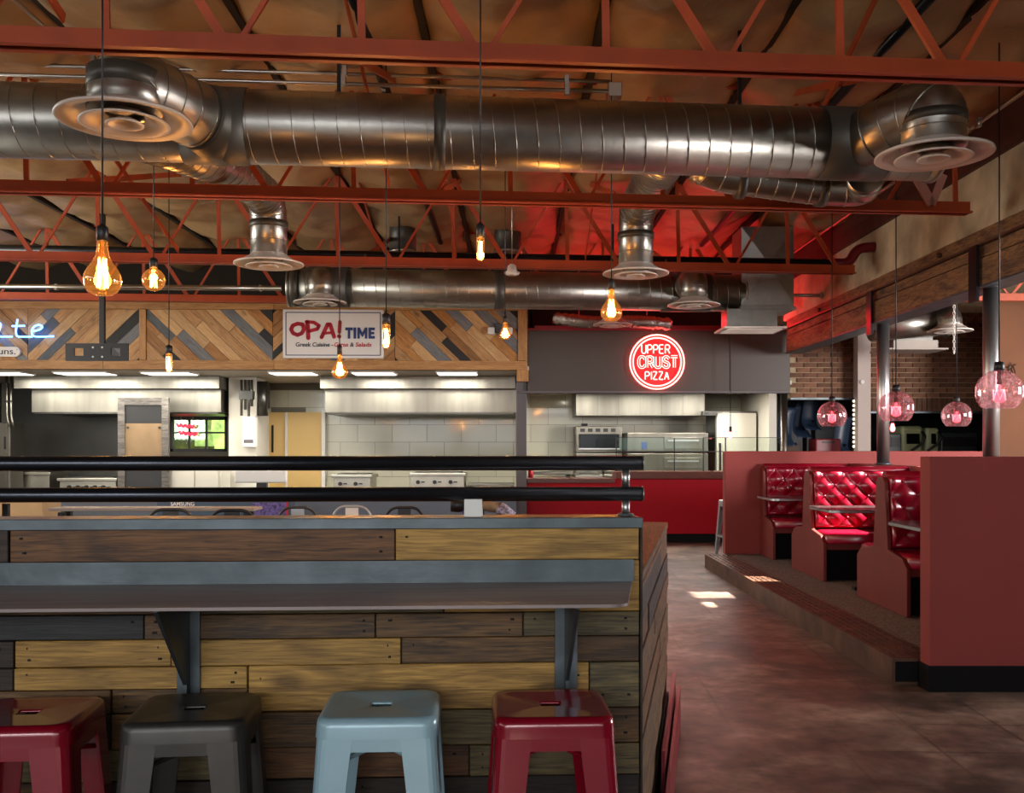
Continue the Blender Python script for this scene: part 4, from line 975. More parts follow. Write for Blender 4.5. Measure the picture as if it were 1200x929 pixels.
# ------------------------------------------------------------------ pizza kitchen
pc = thing('pizza_counter', 'bright red pizza counter with a dark wooden top', 'counter', (PX(740, 14.5), 14.5, 0))
xa, xb = PX(617, 14.5), PX(926, 14.5)
MB().bb((xa, 14.5, .13), (xb, 15.0, PZ(561, 14.5))).build('front_panel', M['red_counter'], pc)
MB().bb((xa, 14.54, 0), (xb, 14.96, .13)).build('toe_kick', M['base_black'], pc)
MB().bb((PX(722, 14.5), 14.44, PZ(561, 14.45)), (xb, 15.1, PZ(552.5, 14.45))).build('counter_top', M['counter_wood'], pc, bevel=.006)
MB().bb((xa, 14.46, PZ(566, 14.45)), (PX(720, 14.5), 15.1, PZ(561, 14.45))).build('lower_top', M['counter_wood'], pc, bevel=.006)
gg = thing('glass_guard', 'clear glass guard standing on the red pizza counter', 'glass guard', (PX(820, 14.6), 14.6, PZ(552.5, 14.5)))
zc, z1, z2 = PZ(552.5, 14.45)+.002, PZ(528.5, 14.6), PZ(513, 14.6)
for pa, pb_ in ((722, 789), (789.7, 850), (850.7, 922)):
    MB().bb((PX(pa, 14.6)+.005, 14.595, z1), (PX(pb_, 14.6), 14.605, z2)).build('upper_pane', M['clear'], gg)
    MB().bb((PX(pa, 14.6)+.005, 14.595, zc), (PX(pb_, 14.6), 14.605, z1-.012)).build('lower_pane', M['clear'], gg)
MB().bb((PX(722, 14.6), 14.6, z1-.012), (PX(922, 14.6), 15.0, z1-.002)).build('glass_shelf', M['clear'], gg)
MB().bb((PX(722, 14.6), 14.59, z1-.012), (PX(922, 14.6), 14.60, z1)).bb((PX(722, 14.6), 14.59, z2), (PX(922, 14.6), 14.61, z2+.008)).build('edge_strip', M['black'], gg)
for p in (722, 790, 824, 850): MB().bb((PX(p, 14.6)-.008, 14.58, zc), (PX(p, 14.6)+.008, 14.595, z2)).build('post', M['black'], gg)
# deck oven on a stand
ov = thing('deck_oven', 'stainless convection oven with a dark glass door at the pizza kitchen back left', 'oven', (PX(702, 16.32), 16.32, 0))
Y = 16.32; xa, xb = PX(675, Y), PX(729, Y)
MB().bb((xa, Y, PZ(530, Y)), (xb, Y+.62, PZ(499, Y))).build('body', M['stainless'], ov, bevel=.008)
MB().bb((xa+.05, Y-.03, PZ(526, Y)), (xb-.05, Y, PZ(508.5, Y))).build('glass_door', M['black_gloss'], ov, bevel=.01)
MB().bb((xa+.04, Y-.05, PZ(526.5, Y)), (xb-.04, Y-.03, PZ(525, Y))).build('door_handle', M['chrome'], ov)
for i in range(5): MB().bb((xa+.07+i*.13, Y-.012, PZ(506, Y)), (xa+.15+i*.13, Y, PZ(502, Y))).build('vent', M['black'], ov)
MB().bb((xa+.1, Y+.05, PZ(499, Y)), (xa+.2, Y+.2, PZ(496, Y))).build('flue_box', M['black'], ov)
MB().bb((xa, Y, .3), (xb, Y+.62, PZ(531, Y))).build('lower_oven', M['stainless'], ov, bevel=.008)
for x in (xa+.05, xb-.05):
    for y in (Y+.06, Y+.55): MB().cyl((x, y, 0), (x, y, .3), .025, n=10).build('leg', M['stainless'], ov)
# stacked pizza deck ovens
po = thing('pizza_oven', 'double stacked pizza deck oven behind the glass guard', 'oven', (PX(785, 15.8), 15.8, 0)); Y = 15.8
xa, xb = PX(735, Y), PX(830, Y)
for i, (ya, yb_) in enumerate(((529, 507), (552, 531))):
    d = MB().bb((xa, Y, PZ(ya, Y)), (xb, Y+.9, PZ(yb_, Y))).build('oven_deck', M['stainless'], po, bevel=.008)
    MB().bb((PX(778, Y), Y-.025, PZ(ya-3, Y)), (PX(824, Y), Y, PZ(yb_+5, Y))).build('oven_door', M['stainless'], d, bevel=.006)
    MB().bb((PX(782, Y), Y-.07, PZ(yb_+10, Y)), (PX(818, Y), Y-.025, PZ(yb_+8.5, Y))).build('door_handle', M['chrome'], d)
MB().bb((xa, Y, .35), (xb, Y+.9, PZ(553, Y))).build('lower_body', M['stainless_dk'], po)
MB().bb((PX(752, Y), Y-.02, PZ(526, Y)), (PX(758, Y), Y, PZ(518, Y))).build('control_panel', M['signblue'], po)
for x in (xa+.06, xb-.06):
    for y in (Y+.06, Y+.8): MB().cyl((x, y, 0), (x, y, .35), .03, n=10).build('leg', M['stainless_dk'], po)
fr = thing('reach_in_fridge', 'tall white steel fridge at the right of the pizza kitchen', 'fridge', (PX(862, 15.8), 15.8, 0)); Y = 15.8
xa, xb = PX(838, Y), PX(887, Y)
MB().bb((xa, Y, .12), (xb, Y+.75, PZ(481.5, Y))).build('cabinet', M['stainless'], fr, bevel=.01)
MB().bb((xa+.02, Y-.05, .2), (xb-.02, Y-.003, PZ(484, Y))).build('door', M['plaster'], fr, bevel=.012)
MB().bb((xa+.05, Y-.09, 1.0), (xa+.08, Y-.05, 1.5)).build('door_handle', M['black'], fr)
MB().bb((xa, Y+.02, 0), (xb, Y+.7, .12)).build('plinth', M['black'], fr)
o = thing('compressor_box', 'small steel box left of the white fridge top', 'box', P(830, 487, 15.9))
MB().bb((PX(822, 15.85), 15.7, PZ(487, 15.85)), (PX(838.5, 15.85), 15.88, PZ(482, 15.85))).build('case', M['stainless_dk'], o); MB().bb((PX(824, 15.8), 15.69, PZ(485.5, 15.8)), (PX(829, 15.8), 15.7, PZ(483.5, 15.8))).build('lamp', M['black'], o)
rl = thing('red_extinguisher', 'small red extinguisher by the grey pillar', 'extinguisher', P(622, 565, 15))
MB().cyl(P(622, 562, 15.2), P(622, 549, 15.2), .04, n=14).build('cylinder', M['signred'], rl); MB().cyl(P(622, 549, 15.2), P(622, 546.5, 15.2), .015, n=8).build('valve', M['black'], rl)
mx_ = thing('stand_mixer', 'white and steel mixer body right of the burner range', 'mixer', P(713, 566, 15.7))
MB().bb((PX(706, 15.7), 15.7, PZ(566, 15.7)), (PX(720, 15.7), 16.0, PZ(555, 15.7))).build('body', M['stainless'], mx_, bevel=.03); MB().lathe([(.09, 0), (.11, .05), (.1, .09), (.02, .1)], P(713, 556, 15.85), 18).build('bowl', M['stainless'], mx_)

# ------------------------------------------------------------------ bar
BA = math.radians(2.7)
WY = 2.78
bar = thing('bar_counter', 'reclaimed plank bar with a steel edged top, a steel shelf ledge behind four stools', 'bar', (0, WY, 0), BA)
def bx_(px): return (px-600)/F*WY/(1-(px-600)/F*math.tan(BA))/math.cos(BA)   # local x on the bar front for a pixel column
def bz_(py, px=500):
    Y = WY/(1-(px-600)/F*math.tan(BA)); return E+(524-py)/F*Y
zl = PZ(607, WY)    # ledge top
MB().bb((-3.2, .025, 0), (bx_(750)-.004, .13, zl-.035)).build('core_wall', M['b_black'], bar, world=False, basis=I)
rows = [(618, 657, [(-160, -25, 'b_brown'), (-25, 10, 'b_dark'), (10, 463, 'b_red'), (463, 750, 'b_yellow')]),
        (657, 718, [(-160, 210, 'b_brown'), (210, 520, 'b_olive'), (520, 750, 'b_yellow')]),
        (718, 747, [(-160, 168, 'b_black'), (168, 195, 'b_brown'), (195, 440, 'b_brown'), (440, 613, 'b_brown'), (613, 750, 'b_olive')]),
        (747, 778, [(-160, 16, 'b_dark'), (16, 200, 'b_yellow'), (200, 470, 'b_yellow'), (470, 750, 'b_brown')]),
        (778, 804, [(-160, 16, 'b_dark'), (16, 290, 'b_yellow')]),
        (804, 832, [(-160, 130, 'b_brown'), (130, 290, 'b_brown')]),
        (778, 832, [(290, 691, 'b_yellow'), (691, 750, 'b_olive')]),
        (832, 874, [(-160, 130, 'b_dark'), (130, 420, 'b_brown'), (420, 600, 'b_olive'), (600, 750, 'b_brown')]),
        (874, 911, [(-160, 270, 'b_olive'), (270, 550, 'b_red'), (550, 750, 'b_olive')]),
        (911, 947, [(-160, 100, 'b_brown'), (100, 410, 'b_dark'), (410, 750, 'b_dark')]),
        (947, 985, [(-160, 300, 'b_brown'), (300, 750, 'b_brown')]), (985, 1020, [(-160, 520, 'b_dark'), (520, 750, 'b_olive')]),
        (1020, 1060, [(-160, 200, 'b_brown'), (200, 750, 'b_red')]), (1060, 1100, [(-160, 450, 'b_brown'), (450, 750, 'b_dark')])]
rb_ = random.Random(5); nails = MB()
for y0, y1, segs in rows:
    for x0, x1, mk in segs:
        a, b = bx_(x0)+.0015, bx_(x1)-.0015; z1, z0 = bz_(y0)-.0012, max(bz_(y1)+.0012, .004)
        th = rb_.uniform(.018, .026)
        MB().box((0, 0, 0), (b-a, th, z1-z0)).build('plank', M[mk], bar, world=False, basis=Matrix.Translation(((a+b)/2, .025-th/2, (z0+z1)/2)), bevel=.002, bseg=1)
        for e_ in (a+.035, b-.035):
            for f_ in (.28, .72):
                if rb_.random() < .8: nails.sweep([(e_+rb_.uniform(-.012, .012), .026-th, z0+(z1-z0)*f_), (e_, .0248-th, z0+(z1-z0)*f_)], .0035, 6)
nails.build('nail_heads', M['black'], bar, world=False, basis=I)['kind'] = 'stuff'
xe = bx_(752)
MB().bb((-3.2, .012, zl-.03), (xe, .16, zl-.001)).build('ledge_board', M['ledgewood'], bar, world=False, basis=I)
MB().bb((-3.2, -.004, zl-.03), (xe+.003, .012, zl+.001)).build('steel_edge', M['rawsteel'], bar, world=False, basis=I, bevel=.002)
MB().bb((xe-.004, -.003, 0), (xe+.002, .15, zl-.031)).build('end_trim', M['b_dark'], bar, world=False, basis=I)
# shelf ledge
zs = 1.042; sy = -.41; xr_ = bx_(742)+.0
po_ = [(-3.2, 0), (-3.2, sy), (xr_-.125, sy)]+[(xr_-.125+.05*math.sin(a), sy+.05-.05*math.cos(a)) for a in [PI/2*i/6 for i in range(1, 7)]]+[(xr_-.004, 0)]
MB().prism(po_, lambda x, y, t: Vector((x, y, t)), zs-.008, zs).build('shelf_plate', M['shelfsteel'], bar, world=False, basis=I)
MB().bb((-3.2, -.012, zs+.0005), (xr_, -.002, zs+.064)).build('shelf_upstand', M['rawsteel'], bar, world=False, basis=I)
# gusset brackets
for px, lab in ((222, 0), (663, 0), (-180, 0)):
    u = bx_(px); zb_ = PZ(806, WY)
    br_ = MB().prism([(0, zs-.009), (-.30, zs-.009), (-.30, zs-.03), (-.045, zb_+.03), (-.045, zb_), (0, zb_)], lambda y, z, t: Vector((t, y, z)), u-.005, u+.005).build('shelf_bracket', M['rawsteel'], bar, world=False, basis=I)
    for s in (-1, 1): MB().bb((u+s*.005, -.012, zb_), (u+s*.032, -.003, zs-.009)).build('bracket_flange', M['rawsteel'], br_, world=False, basis=I)
# side wing of the bar: lower counter behind, flaring to the right
A = Vector((.372, WY+.03, 0)); B = Vector((.805, 4.97, 0)); zc_ = 1.044
d = (B-A); Ls = d.length; sa_ = math.atan2(d.y, d.x)
wing = thing('bar_wing', 'low plank sided counter wing running back from the right end of the bar', 'counter', (A.x, A.y, 0), sa_)
MB().bb((.0, .03, 0), (Ls, .9, zc_-.03)).build('core', M['b_black'], wing, world=False, basis=I)
z = .0; r_ = 0
while z < zc_-.04:
    hgt = min(rb_.choice((.075, .09, .1, .12)), zc_-.033-z); cut = rb_.uniform(.25, .75)*Ls
    for a, b in ((0, cut), (cut, Ls)):
        th = rb_.uniform(.02, .034)
        MB().box((0, 0, 0), (b-a-.003, th, hgt-.003)).build('plank', M[rb_.choice(('b_brown', 'b_red', 'b_dark', 'b_brown', 'b_red'))], wing, world=False, basis=Matrix.Translation(((a+b)/2, .03-th/2, z+hgt/2)), bevel=.002, bseg=1)
    z += hgt; r_ += 1
for i in range(6):
    MB().box((0, 0, 0), (Ls-.002, .145, .03)).build('top_board', M['b_red'], wing, world=False, basis=Matrix.Translation((Ls/2, .075+i*.149, zc_-.015)), bevel=.003, bseg=1)
for i, (h_, o_) in enumerate(((.27, -.035), (.20, -.06))):
    MB().bb((.9-.5*i, o_-.012+.01, .0), (Ls+.01, o_+.012, h_)).build('kick_board', M['redbox'], wing, world=False, basis=I)  # red in the paint stands in for neon light on the boards
# long boards lying on the back counter
back = thing('back_counter', 'low service counter hidden behind the bar front', 'counter', (-1.0, 3.9, 0))
bp2 = [(-3.4, 3.05), (-.56, 3.05), (-.2, 4.85), (-3.4, 4.85)]; MB().prism(bp2, lambda x, y, z: Vector((x, y, z)), 0, zc_-.03).build('body', M['b_black'], back); MB().prism(bp2, lambda x, y, z: Vector((x, y, z)), zc_-.03, zc_).build('counter_top', M['ledgewood'], back)
# rails
def rail_tube(parent, z, nm, r=.0215):
    l = MB().sweep([(-3.2, .07, z), (bx_(751.5)+.015, .07, z)], r, 28)
    l.build(nm, M['blacksteel'], parent, world=False, basis=I)
rl = thing('bar_handrail', 'double black tube handrail along the bar top', 'handrail', (0, WY, zl), BA)
zr1, zr2 = PZ(542.5, 2.86)-zl, PZ(578.5, 2.86)-zl
rail_tube(rl, zr1, 'upper_rail'); rail_tube(rl, zr2, 'lower_rail')
for px in (738, -120):
    u = bx_(px)
    p_ = MB().cyl((u, .07, .003), (u, .07, zr2-.02), .012, n=16).cyl((u, .07, zr2+.02), (u, .07, zr1-.02), .012, n=16).build('post', M['chrome'], rl, world=False, basis=I)
    MB().cyl((u, .07, 0), (u, .07, .008), .024, n=20).build('post_flange', M['rawsteel'], p_, world=False, basis=I)
for z in (zr1, zr2): MB().sweep([(bx_(751.5)+.015, .07, z), (bx_(751.5)+.018, .07, z)], .0225, 24).build('end_cap', M['chrome'], rl, world=False, basis=I)

# ------------------------------------------------------------------ metal stools
def rsq(h, r, n=6):
    out = []
    for cx, cy, a0 in ((h-r, h-r, 0), (-h+r, h-r, PI/2), (-h+r, -h+r, PI), (h-r, -h+r, 3*PI/2)):
        for i in range(n+1): a = a0+PI/2*i/n; out.append((cx+r*math.cos(a), cy+r*math.sin(a)))
    return out
def make_stool(label, m, H=.758):
    t = thing('metal_stool', label, 'stool', (0, 0, 0), 0, 'metal bar stools')
    hs = .15; n = 28
    prof = [(hs+.004, H-.05), (hs+.002, H-.022), (hs, H-.010), (hs-.006, H-.003), (hs-.014, H), (hs-.03, H-.003)]
    rings = [[Vector((x, y, z)) for x, y in rsq(h, .04*h/hs)] for h, z in prof]
    sl = []
    for k in range(n):
        x, y = rings[-1][k].x, rings[-1][k].y; a = math.atan2(y, x)
        c_, s_ = math.cos(a), math.sin(a); sx, sy_ = .027, .019
        q = 1/max(abs(c_)/sx, abs(s_)/sy_); sl.append(Vector((c_*q, s_*q, H-.004)))
    rings.append([r*1.0 for r in [Vector((p.x*1.2, p.y*1.25, H-.003)) for p in sl]]); rings.append(sl); rings.append([Vector((p.x, p.y, H-.008)) for p in sl])
    MB().ring(rings, False, False).build('seat', m, t, world=False, basis=I)
    # apron strips under the seat, all four sides
    for k in range(4):
        R = Matrix.Rotation(PI/2*k, 4, 'Z')
        MB().box((0, -hs+.003, H-.065), (hs*2-.1, .006, .034)).build('apron', m, t, world=False, basis=R)
    for sx in (-1, 1):
        for sy_ in (-1, 1):
            rings = []
            for i in range(7):
                f = i/6; z = (H-.02)*(1-f); o_ = (hs-.002)+(.196-hs)*f; wl = .092-.04*f; r_ = .028-.008*f; th = .008
                pr = [(o_-wl, o_), (o_-r_, o_)]+[(o_-r_+r_*math.sin(a), o_-r_+r_*math.cos(a)) for a in [PI/2*j/4 for j in range(1, 4)]]+[(o_, o_-r_), (o_, o_-wl), (o_-th, o_-wl), (o_-th, o_-r_)]+[(o_-r_+(r_-th)*math.cos(a), o_-r_+(r_-th)*math.sin(a)) for a in [PI/2*j/4 for j in range(1, 4)]]+[(o_-r_, o_-th), (o_-wl, o_-th)]
                rings.append([Vector((sx*x, sy_*y, max(z, 0))) for x, y in pr])
            lg = MB().ring(rings, False, True).build('leg', m, t, world=False, basis=I, smooth=False)
            MB().box((sx*.181, sy_*.181, .006), (.045, .045, .012)).build('foot_pad', M['black'], lg, world=False, basis=I)
    for s in (1, -1):
        zz = H-.135; MB().sweep(fillet([(-.145, -.145*s, zz), (0, 0, zz+.035), (.145, .145*s, zz)], .1, 5), .007, 8).build('cross_brace', m, t, world=False, basis=I)
    for k in range(4):
        R = Matrix.Rotation(PI/2*k, 4, 'Z'); zz = .30; o_ = .15+.055*(1-zz/H)
        MB().box((0, -o_+.012, zz), (o_*2-.04, .012, .025)).build('foot_rail', m, t, world=False, basis=R)
    return t
def stool_at(o, pxc, Y, rz, **k): o.location = (PX(pxc, Y), Y, 0); o.rotation_euler = (0, 0, rz)
s1 = make_stool('glossy dark red metal stool at the right end of the bar', M['stool_red']); stool_at(s1, 645, 2.54, BA)
s2 = make_stool('pale blue metal stool, second from the right at the bar', M['stool_blue']); stool_at(s2, 447, 2.535, BA)
s3 = make_stool('gunmetal grey stool between the blue stool and the left red one', M['stool_grey']); stool_at(s3, 228, 2.50, BA+.06)
s4 = make_stool('dark red metal stool cut by the left edge of the photo', M['stool_red']); stool_at(s4, 33, 2.46, BA+.04)
bpy.context.view_layer.update()
s5 = make_stool('light grey metal stool beyond the partition corner by the pizza counter', M['lightgrey']); s5.location = (PX(861, 12.3)-.02, 12.3, 0); s5.rotation_euler = (0, 0, .1); s5['group'] = 'stools by the pizza counter'
s6 = make_stool('red metal stool half hidden behind the light grey stool', M['stool_red']); s6.location = (PX(872, 13.0), 13.0, 0); s6['group'] = 'stools by the pizza counter'

# ------------------------------------------------------------------ clutter beyond the bar
o = MB().bb((PX(544.5, 2.84), 2.81, zl+.001), (PX(565.5, 2.84), 2.865, zl+.053)).build('paper_box', M['white'], bevel=.002); tag(o, 'small white paper box standing on the bar top under the handrail', 'box')
def plankthing(label, p0, p1, wd, th, m, z):
    a, b = Vector(p0), Vector(p1); dd = b-a
    o = MB().box((0, 0, 0), (dd.length, wd, th)).build('loose_board', M[m], None, basis=Matrix.Translation((a+b)/2+Vector((0, 0, z+th/2))) @ Matrix.Rotation(math.atan2(dd.y, dd.x), 4, 'Z'), bevel=.003)
    tag(o, label, 'board')
plankthing('long pale loose board on the counter left of the white box', (-1.35, 3.6, 0), (-.15, 4.6, 0), .12, .045, 'pine', zc_)
plankthing('second long loose board behind the first one on the counter', (-1.15, 3.95, 0), (.05, 4.72, 0), .12, .05, 'pine2', zc_)
plankthing('short brown board end lying at the left on the counter', (-1.95, 4.3, 0), (-1.55, 4.35, 0), .3, .04, 'b_red', zc_)
plankthing('dark brown board at the left edge on the counter', (-2.6, 4.2, 0), (-2.0, 4.3, 0), .3, .035, 'b_brown', zc_)
tg = thing('power_tool', 'black and purple cordless tool lying on the back counter', 'tool', (PX(537, 4.6), 4.6, zc_))
q = P(537, 592, 4.6)
MB().sweep([q+Vector((-.035, 0, .0)), q+Vector((.0, 0, 0)), q+Vector((.06, 0, -.005))], [.03, .034, .022], 16).build('motor_body', M['black'], tg)
MB().bb((q.x+.02, q.y-.02, zc_), (q.x+.06, q.y+.02, q.z-.01)).build('grip', M['purple'], tg, bevel=.008); MB().bb((q.x-.03, q.y-.03, zc_), (q.x+.07, q.y+.03, zc_+.035)).build('battery', M['black'], tg, bevel=.006)
rc = thing('rolled_mat', 'brown roll with a patterned cloth end right of the white box', 'roll', (PX(582, 4.5), 4.5, zc_))
qa, qb = P(560, 592, 4.5), P(587, 596, 4.5); qa.z = zc_+.12; qb.z = zc_+.1
MB().sweep([qa, qb], .024, 18).build('roll', M['tan'], rc); MB().sweep([qb-Vector((.01, 0, -.01)), qb+Vector((.045, 0, -.045))], [.03, .036], 16).build('cloth_end', M['cloth'], rc)
MB().bb((qa.x, 4.47, zc_), (qa.x+.03, 4.53, qa.z-.02)).bb((qb.x-.02, 4.47, zc_), (qb.x+.01, 4.53, qb.z-.02)).build('support', M['black'], rc)
# high table and metal chairs beyond
def high_table(label, x0, x1, y0, y1, zt_, m):
    t = thing('dining_table', label, 'table', ((x0+x1)/2, (y0+y1)/2, 0)); MB().bb((x0, y0, zt_-.025), (x1, y1, zt_)).build('table_top', M[m], t, bevel=.004)
    for x in (x0+.08, x1-.08):
        for y in (y0+.08, y1-.08): MB().bb((x-.025, y-.025, 0), (x+.025, y+.025, zt_-.04)).build('leg', M['black'], t)
high_table('grey topped table beyond the bar, left of the metal chairs', -3.85, -2.14, 8.0, 8.28, .925, 'greyslab')
high_table('brown topped table at the far left beyond the bar', -6.2, -4.6, 8.3, 9.0, .95, 'cardboard')
def chair(label, px, Y, m, H, plate=None):
    t = thing('metal_chair', label, 'chair', (PX(px, Y), Y, 0), 0, 'metal chairs beyond the bar'); m = M[m]
    MB().prism(rsq(.18, .05, 4), lambda x, y, z: Vector((x, y, z)), .43, .45).build('seat', m, t, world=False, basis=I)
    for sx in (-1, 1):
        for sy_ in (-1, 1): MB().cyl((sx*.16, sy_*.16, .43), (sx*.21, sy_*.21, 0), .02, .014, 10).build('leg', m, t, world=False, basis=I)
    MB().sweep(fillet([(-.18, -.17, .44), (-.20, -.22, H-.12), (-.12, -.235, H), (.12, -.235, H), (.20, -.22, H-.12), (.18, -.17, .44)], .13, 6), .013, 10).build('back_frame', m, t, world=False, basis=I)
    MB().bb((-.06, -.235, .46), (.06, -.215, H-.01)).build('back_splat', plate or m, t, world=False, basis=I)
chair('grey metal chair in front of the carton with white lettering', 212, 7.6, 'stool_grey', .955)
chair('dark metal chair left of the purple print on the carton', 282, 7.6, 'black', .95)
chair('grey metal chair right of the purple print on the carton', 355, 9.3, 'stool_grey', .865, M['lightgrey'])
chair('white backed metal chair beyond the bar near the two knob griddle', 417, 9.3, 'lightgrey', .875, M['white'])
chair('black backed metal chair left of the white paper box', 477, 9.3, 'black', .865)
cn = thing('screen_carton', 'large slate blue carton with white lettering and a purple print', 'carton', (PX(262, 12.2), 12.2, 0)); Y = 12.2
xa, xb = PX(184, Y), PX(341, Y)
MB().bb((xa, Y, 0), (xb, Y+.25, PZ(582, Y))).build('box', M['tealbox'], cn)
MB().bb((PX(296, Y), Y-.004, .2), (PX(335, Y), Y, PZ(589, Y))).build('printed_picture', M['purple'], cn)
MB().bb((PX(335, Y), Y-.005, .1), (PX(338, Y), Y, PZ(584, Y))).build('red_stripe', M['signred'], cn)
text('SAMSUNG', 'lettering', M['white'], cn, Matrix.Translation((PX(214, Y)-cn.location.x, -.003, PZ(592.5, Y))) @ RX, .075, .001, bold=.001, width=.30)
o = MB().bb((PX(-15, 12.2), 12.2, 0), (PX(50, 12.2), 12.7, PZ(586, 12.2))).build('cardboard_box', M['cardboard'], bevel=.004); tag(o, 'tan cardboard box at the far left beyond the bar', 'box')
MB().bb((PX(-15, 12.2)+.1, 12.43, PZ(586, 12.2)), (PX(50, 12.2)-.1, 12.47, PZ(586, 12.2)+.004)).build('tape', M['tan'], o)

# ------------------------------------------------------------------ platform, partitions, booths
pt = thing('raised_platform', 'low carpeted platform with a rusty slotted steel edge', 'platform', (2.3, 5.81, 0))
MB().bb((2.58, 5.83, 0), (8.9, 11.64, .155)).build('carpet', M['carpet'], pt)
MB().bb((2.29, 5.81, 0), (2.30, 11.45, .16)).build('edge_face', M['rust'], pt); MB().bb((2.30, 5.81, 0), (2.58, 5.825, .16)).build('end_face', M['rust'], pt)
# slotted top: strips around real slots
g = MB(); gx0, gx1 = 2.30, 2.58; yy = 5.825; zA, zB = .148, .16
sl = MB()
cols = [(2.325+i*.052, 2.325+i*.052+.014) for i in range(5)]
xsx = [gx0]+[q for c in cols for q in c]+[gx1]
for i in range(0, len(xsx), 2): g.bb((xsx[i], 5.825, zA), (xsx[i+1], 11.45, zB))
while yy < 11.44:
    for a, b in cols: g.bb((a, yy, zA), (b, min(yy+.035, 11.45), zB))
    yy += .15
g.build('slotted_plate', M['rust'], pt)
MB().bb((2.31, 5.83, 0), (2.575, 11.44, .12)).build('dark_channel', M['black'], pt)
MB().bb((2.31, 5.8, .02), (2.575, 5.81, .14)).build('end_cover', M['base_black'], pt)

def partition(name, label, a, b, parts=True, base=.145):
    t = thing(name, label, 'partition', ((a[0]+b[0])/2, (a[1]+b[1])/2, a[2]))
    MB().bb(a, b).build('panel', M['partition'], t, bevel=.006)
    return t
p1 = partition('half_wall', 'nearest brick red half wall at the right edge', (2.445, 5.65, .001), (4.2, 5.78, 1.375))
MB().bb((2.435, 5.635, 0), (4.2, 5.65, .15)).build('base_strip', M['base_black'], p1); MB().bb((2.435, 5.65, 0), (2.445, 5.78, .15)).build('base_strip', M['base_black'], p1)
partition('half_wall', 'farthest brick red half wall behind the back booth', (2.54, 11.5, .157), (5.65, 11.63, 1.384))
partition('half_wall', 'low brick red half wall along the right ends of the booths', (4.06-.055, 5.79, .156), (4.06+.07, 11.49, 1.24))

def tufted(wd, h, base=.03, nx=4.5, ny=2.3):
    """upright cushion in local x (width), z (height); front faces -y"""
    mb = MB(); X, Z = 84, 48; vs = []; fs = []
    sxp, szp = wd/nx, h/(ny+.4)
    def hgt(x, z):
        u, v = x/sxp, z/szp
        # pillows of a diamond lattice, buttons where the creases cross
        return .034*abs(math.sin(PI*(u+v))*math.sin(PI*(u-v)))**.6
    for j in range(Z+1):
        for i in range(X+1):
            x, z = wd*i/X, h*j/Z
            e_ = min(1, min(x, wd-x, z, h-z)/.03); e_ = math.sqrt(max(0, 1-(1-e_)**2))
            vs.append((x-wd/2, -(base+hgt(x, z))*e_, z))
    for j in range(Z):
        for i in range(X): a = j*(X+1)+i; fs.append((a, a+1, a+X+2, a+X+1))
    mb.add(vs, fs, True); return mb
def cushion(mb, x0, x1, y0, y1, z0, z1):
    # soft seat pad: rounded box
    n = 10; rings = []
    prof = [(0, z0), (.0, z0+.02), (.0, z1-.03), (.008, z1-.014), (.025, z1-.004), (.05, z1)]
    for ins, z in prof:
        rings.append([Vector((x, y, z)) for x, y in ((x0+ins, y0+ins), ((x0+x1)/2, y0+ins), (x1-ins, y0+ins), (x1-ins, y1-ins), ((x0+x1)/2, y1-ins), (x0+ins, y1-ins))])
    mb.ring(rings, False, True); return mb
BX0, BX1 = 2.95, 4.0
def bench(label, Yc, zf, double=True):
    """booth bench centred at Yc; backs face -y (and +y when double)"""
    t = thing('booth_bench', label, 'booth bench', ((BX0+BX1)/2, Yc, zf), 0, 'red tufted booth benches')
    ox = -(BX0+BX1)/2; wd = BX1-BX0; I_ = Matrix()
    fr_ = [(-.52, 0), (-.52, .36), (-.43, .43), (-.15, .47), (-.085, 1.0), (-.05, 1.035)]
    prof = fr_+([(.05, 1.035), (.085, 1.0), (.15, .47), (.43, .43), (.52, .36), (.52, 0)] if double else [(.03, 1.035), (.03, 0)])
    for x in (-wd/2, wd/2-.035):
        MB().prism(prof, lambda y, z, q_: Vector((q_, y, z)), x, x+.035).build('end_panel', M['bench_wood'], t, world=False, basis=I_, bevel=.006)
    for s in ((-1, 1) if double else (-1,)):
        R = Matrix.Rotation(0 if s < 0 else PI, 4, 'Z')
        MB().bb((-wd/2+.035, -.50, .30), (wd/2-.035, -.06, .36)).build('seat_base', M['bench_wood'], t, world=False, basis=R)
        MB().bb((-wd/2+.035, -.42, 0), (wd/2-.035, -.40, .30)).build('kick_panel', M['base_black'], t, world=False, basis=R)
        mb = MB(); cushion(mb, -wd/2+.04, wd/2-.04, -.525, -.10, .36, .465); mb.build('seat_cushion', M['vinyl'], t, world=False, basis=R)
        T = R @ Matrix.Translation((0, -.115, .475)) @ Matrix.Rotation(math.radians(-6), 4, 'X')
        tuft = tufted(wd-.075, .57).build('tufted_back', M['vinyl'], t, world=False, basis=T)
        nx, ny = 4.5, 2.3; sxp, szp = (wd-.075)/nx, .57/(ny+.4); bo = None
        for i in range(1, int(2*nx)):
            for j in range(1, 6):
                if (i+j) % 2 == 0 and j/2*szp < .55:
                    bm4 = WM[tuft.name] @ Matrix.Translation((i/2*sxp-(wd-.075)/2, 0, j/2*szp))
                    if bo is None: bo = MB().sweep([(0, -.028, 0), (0, -.036, 0), (0, -.040, 0)], [.012, .011, .004], 8).build('button', M['vinyl'], tuft, basis=bm4)
                    else: link_mesh('button', bo.data, tuft, bm4)
    MB().bb((-wd/2+.036, -.06, .36), (wd/2-.036, .06 if double else .02, 1.03)).build('back_board', M['bench_wood'], t, world=False, basis=I_)
    MB().sweep([(-wd/2+.036, 0, 1.03), (wd/2-.036, 0, 1.03)], .055, 14).build('top_roll', M['vinyl'], t, world=False, basis=I_)
    return t
bench('farthest tufted red bench against the far half wall', 11.43, .156, False)
bench('middle tufted red double bench between the two visible tables', 9.66, .156)
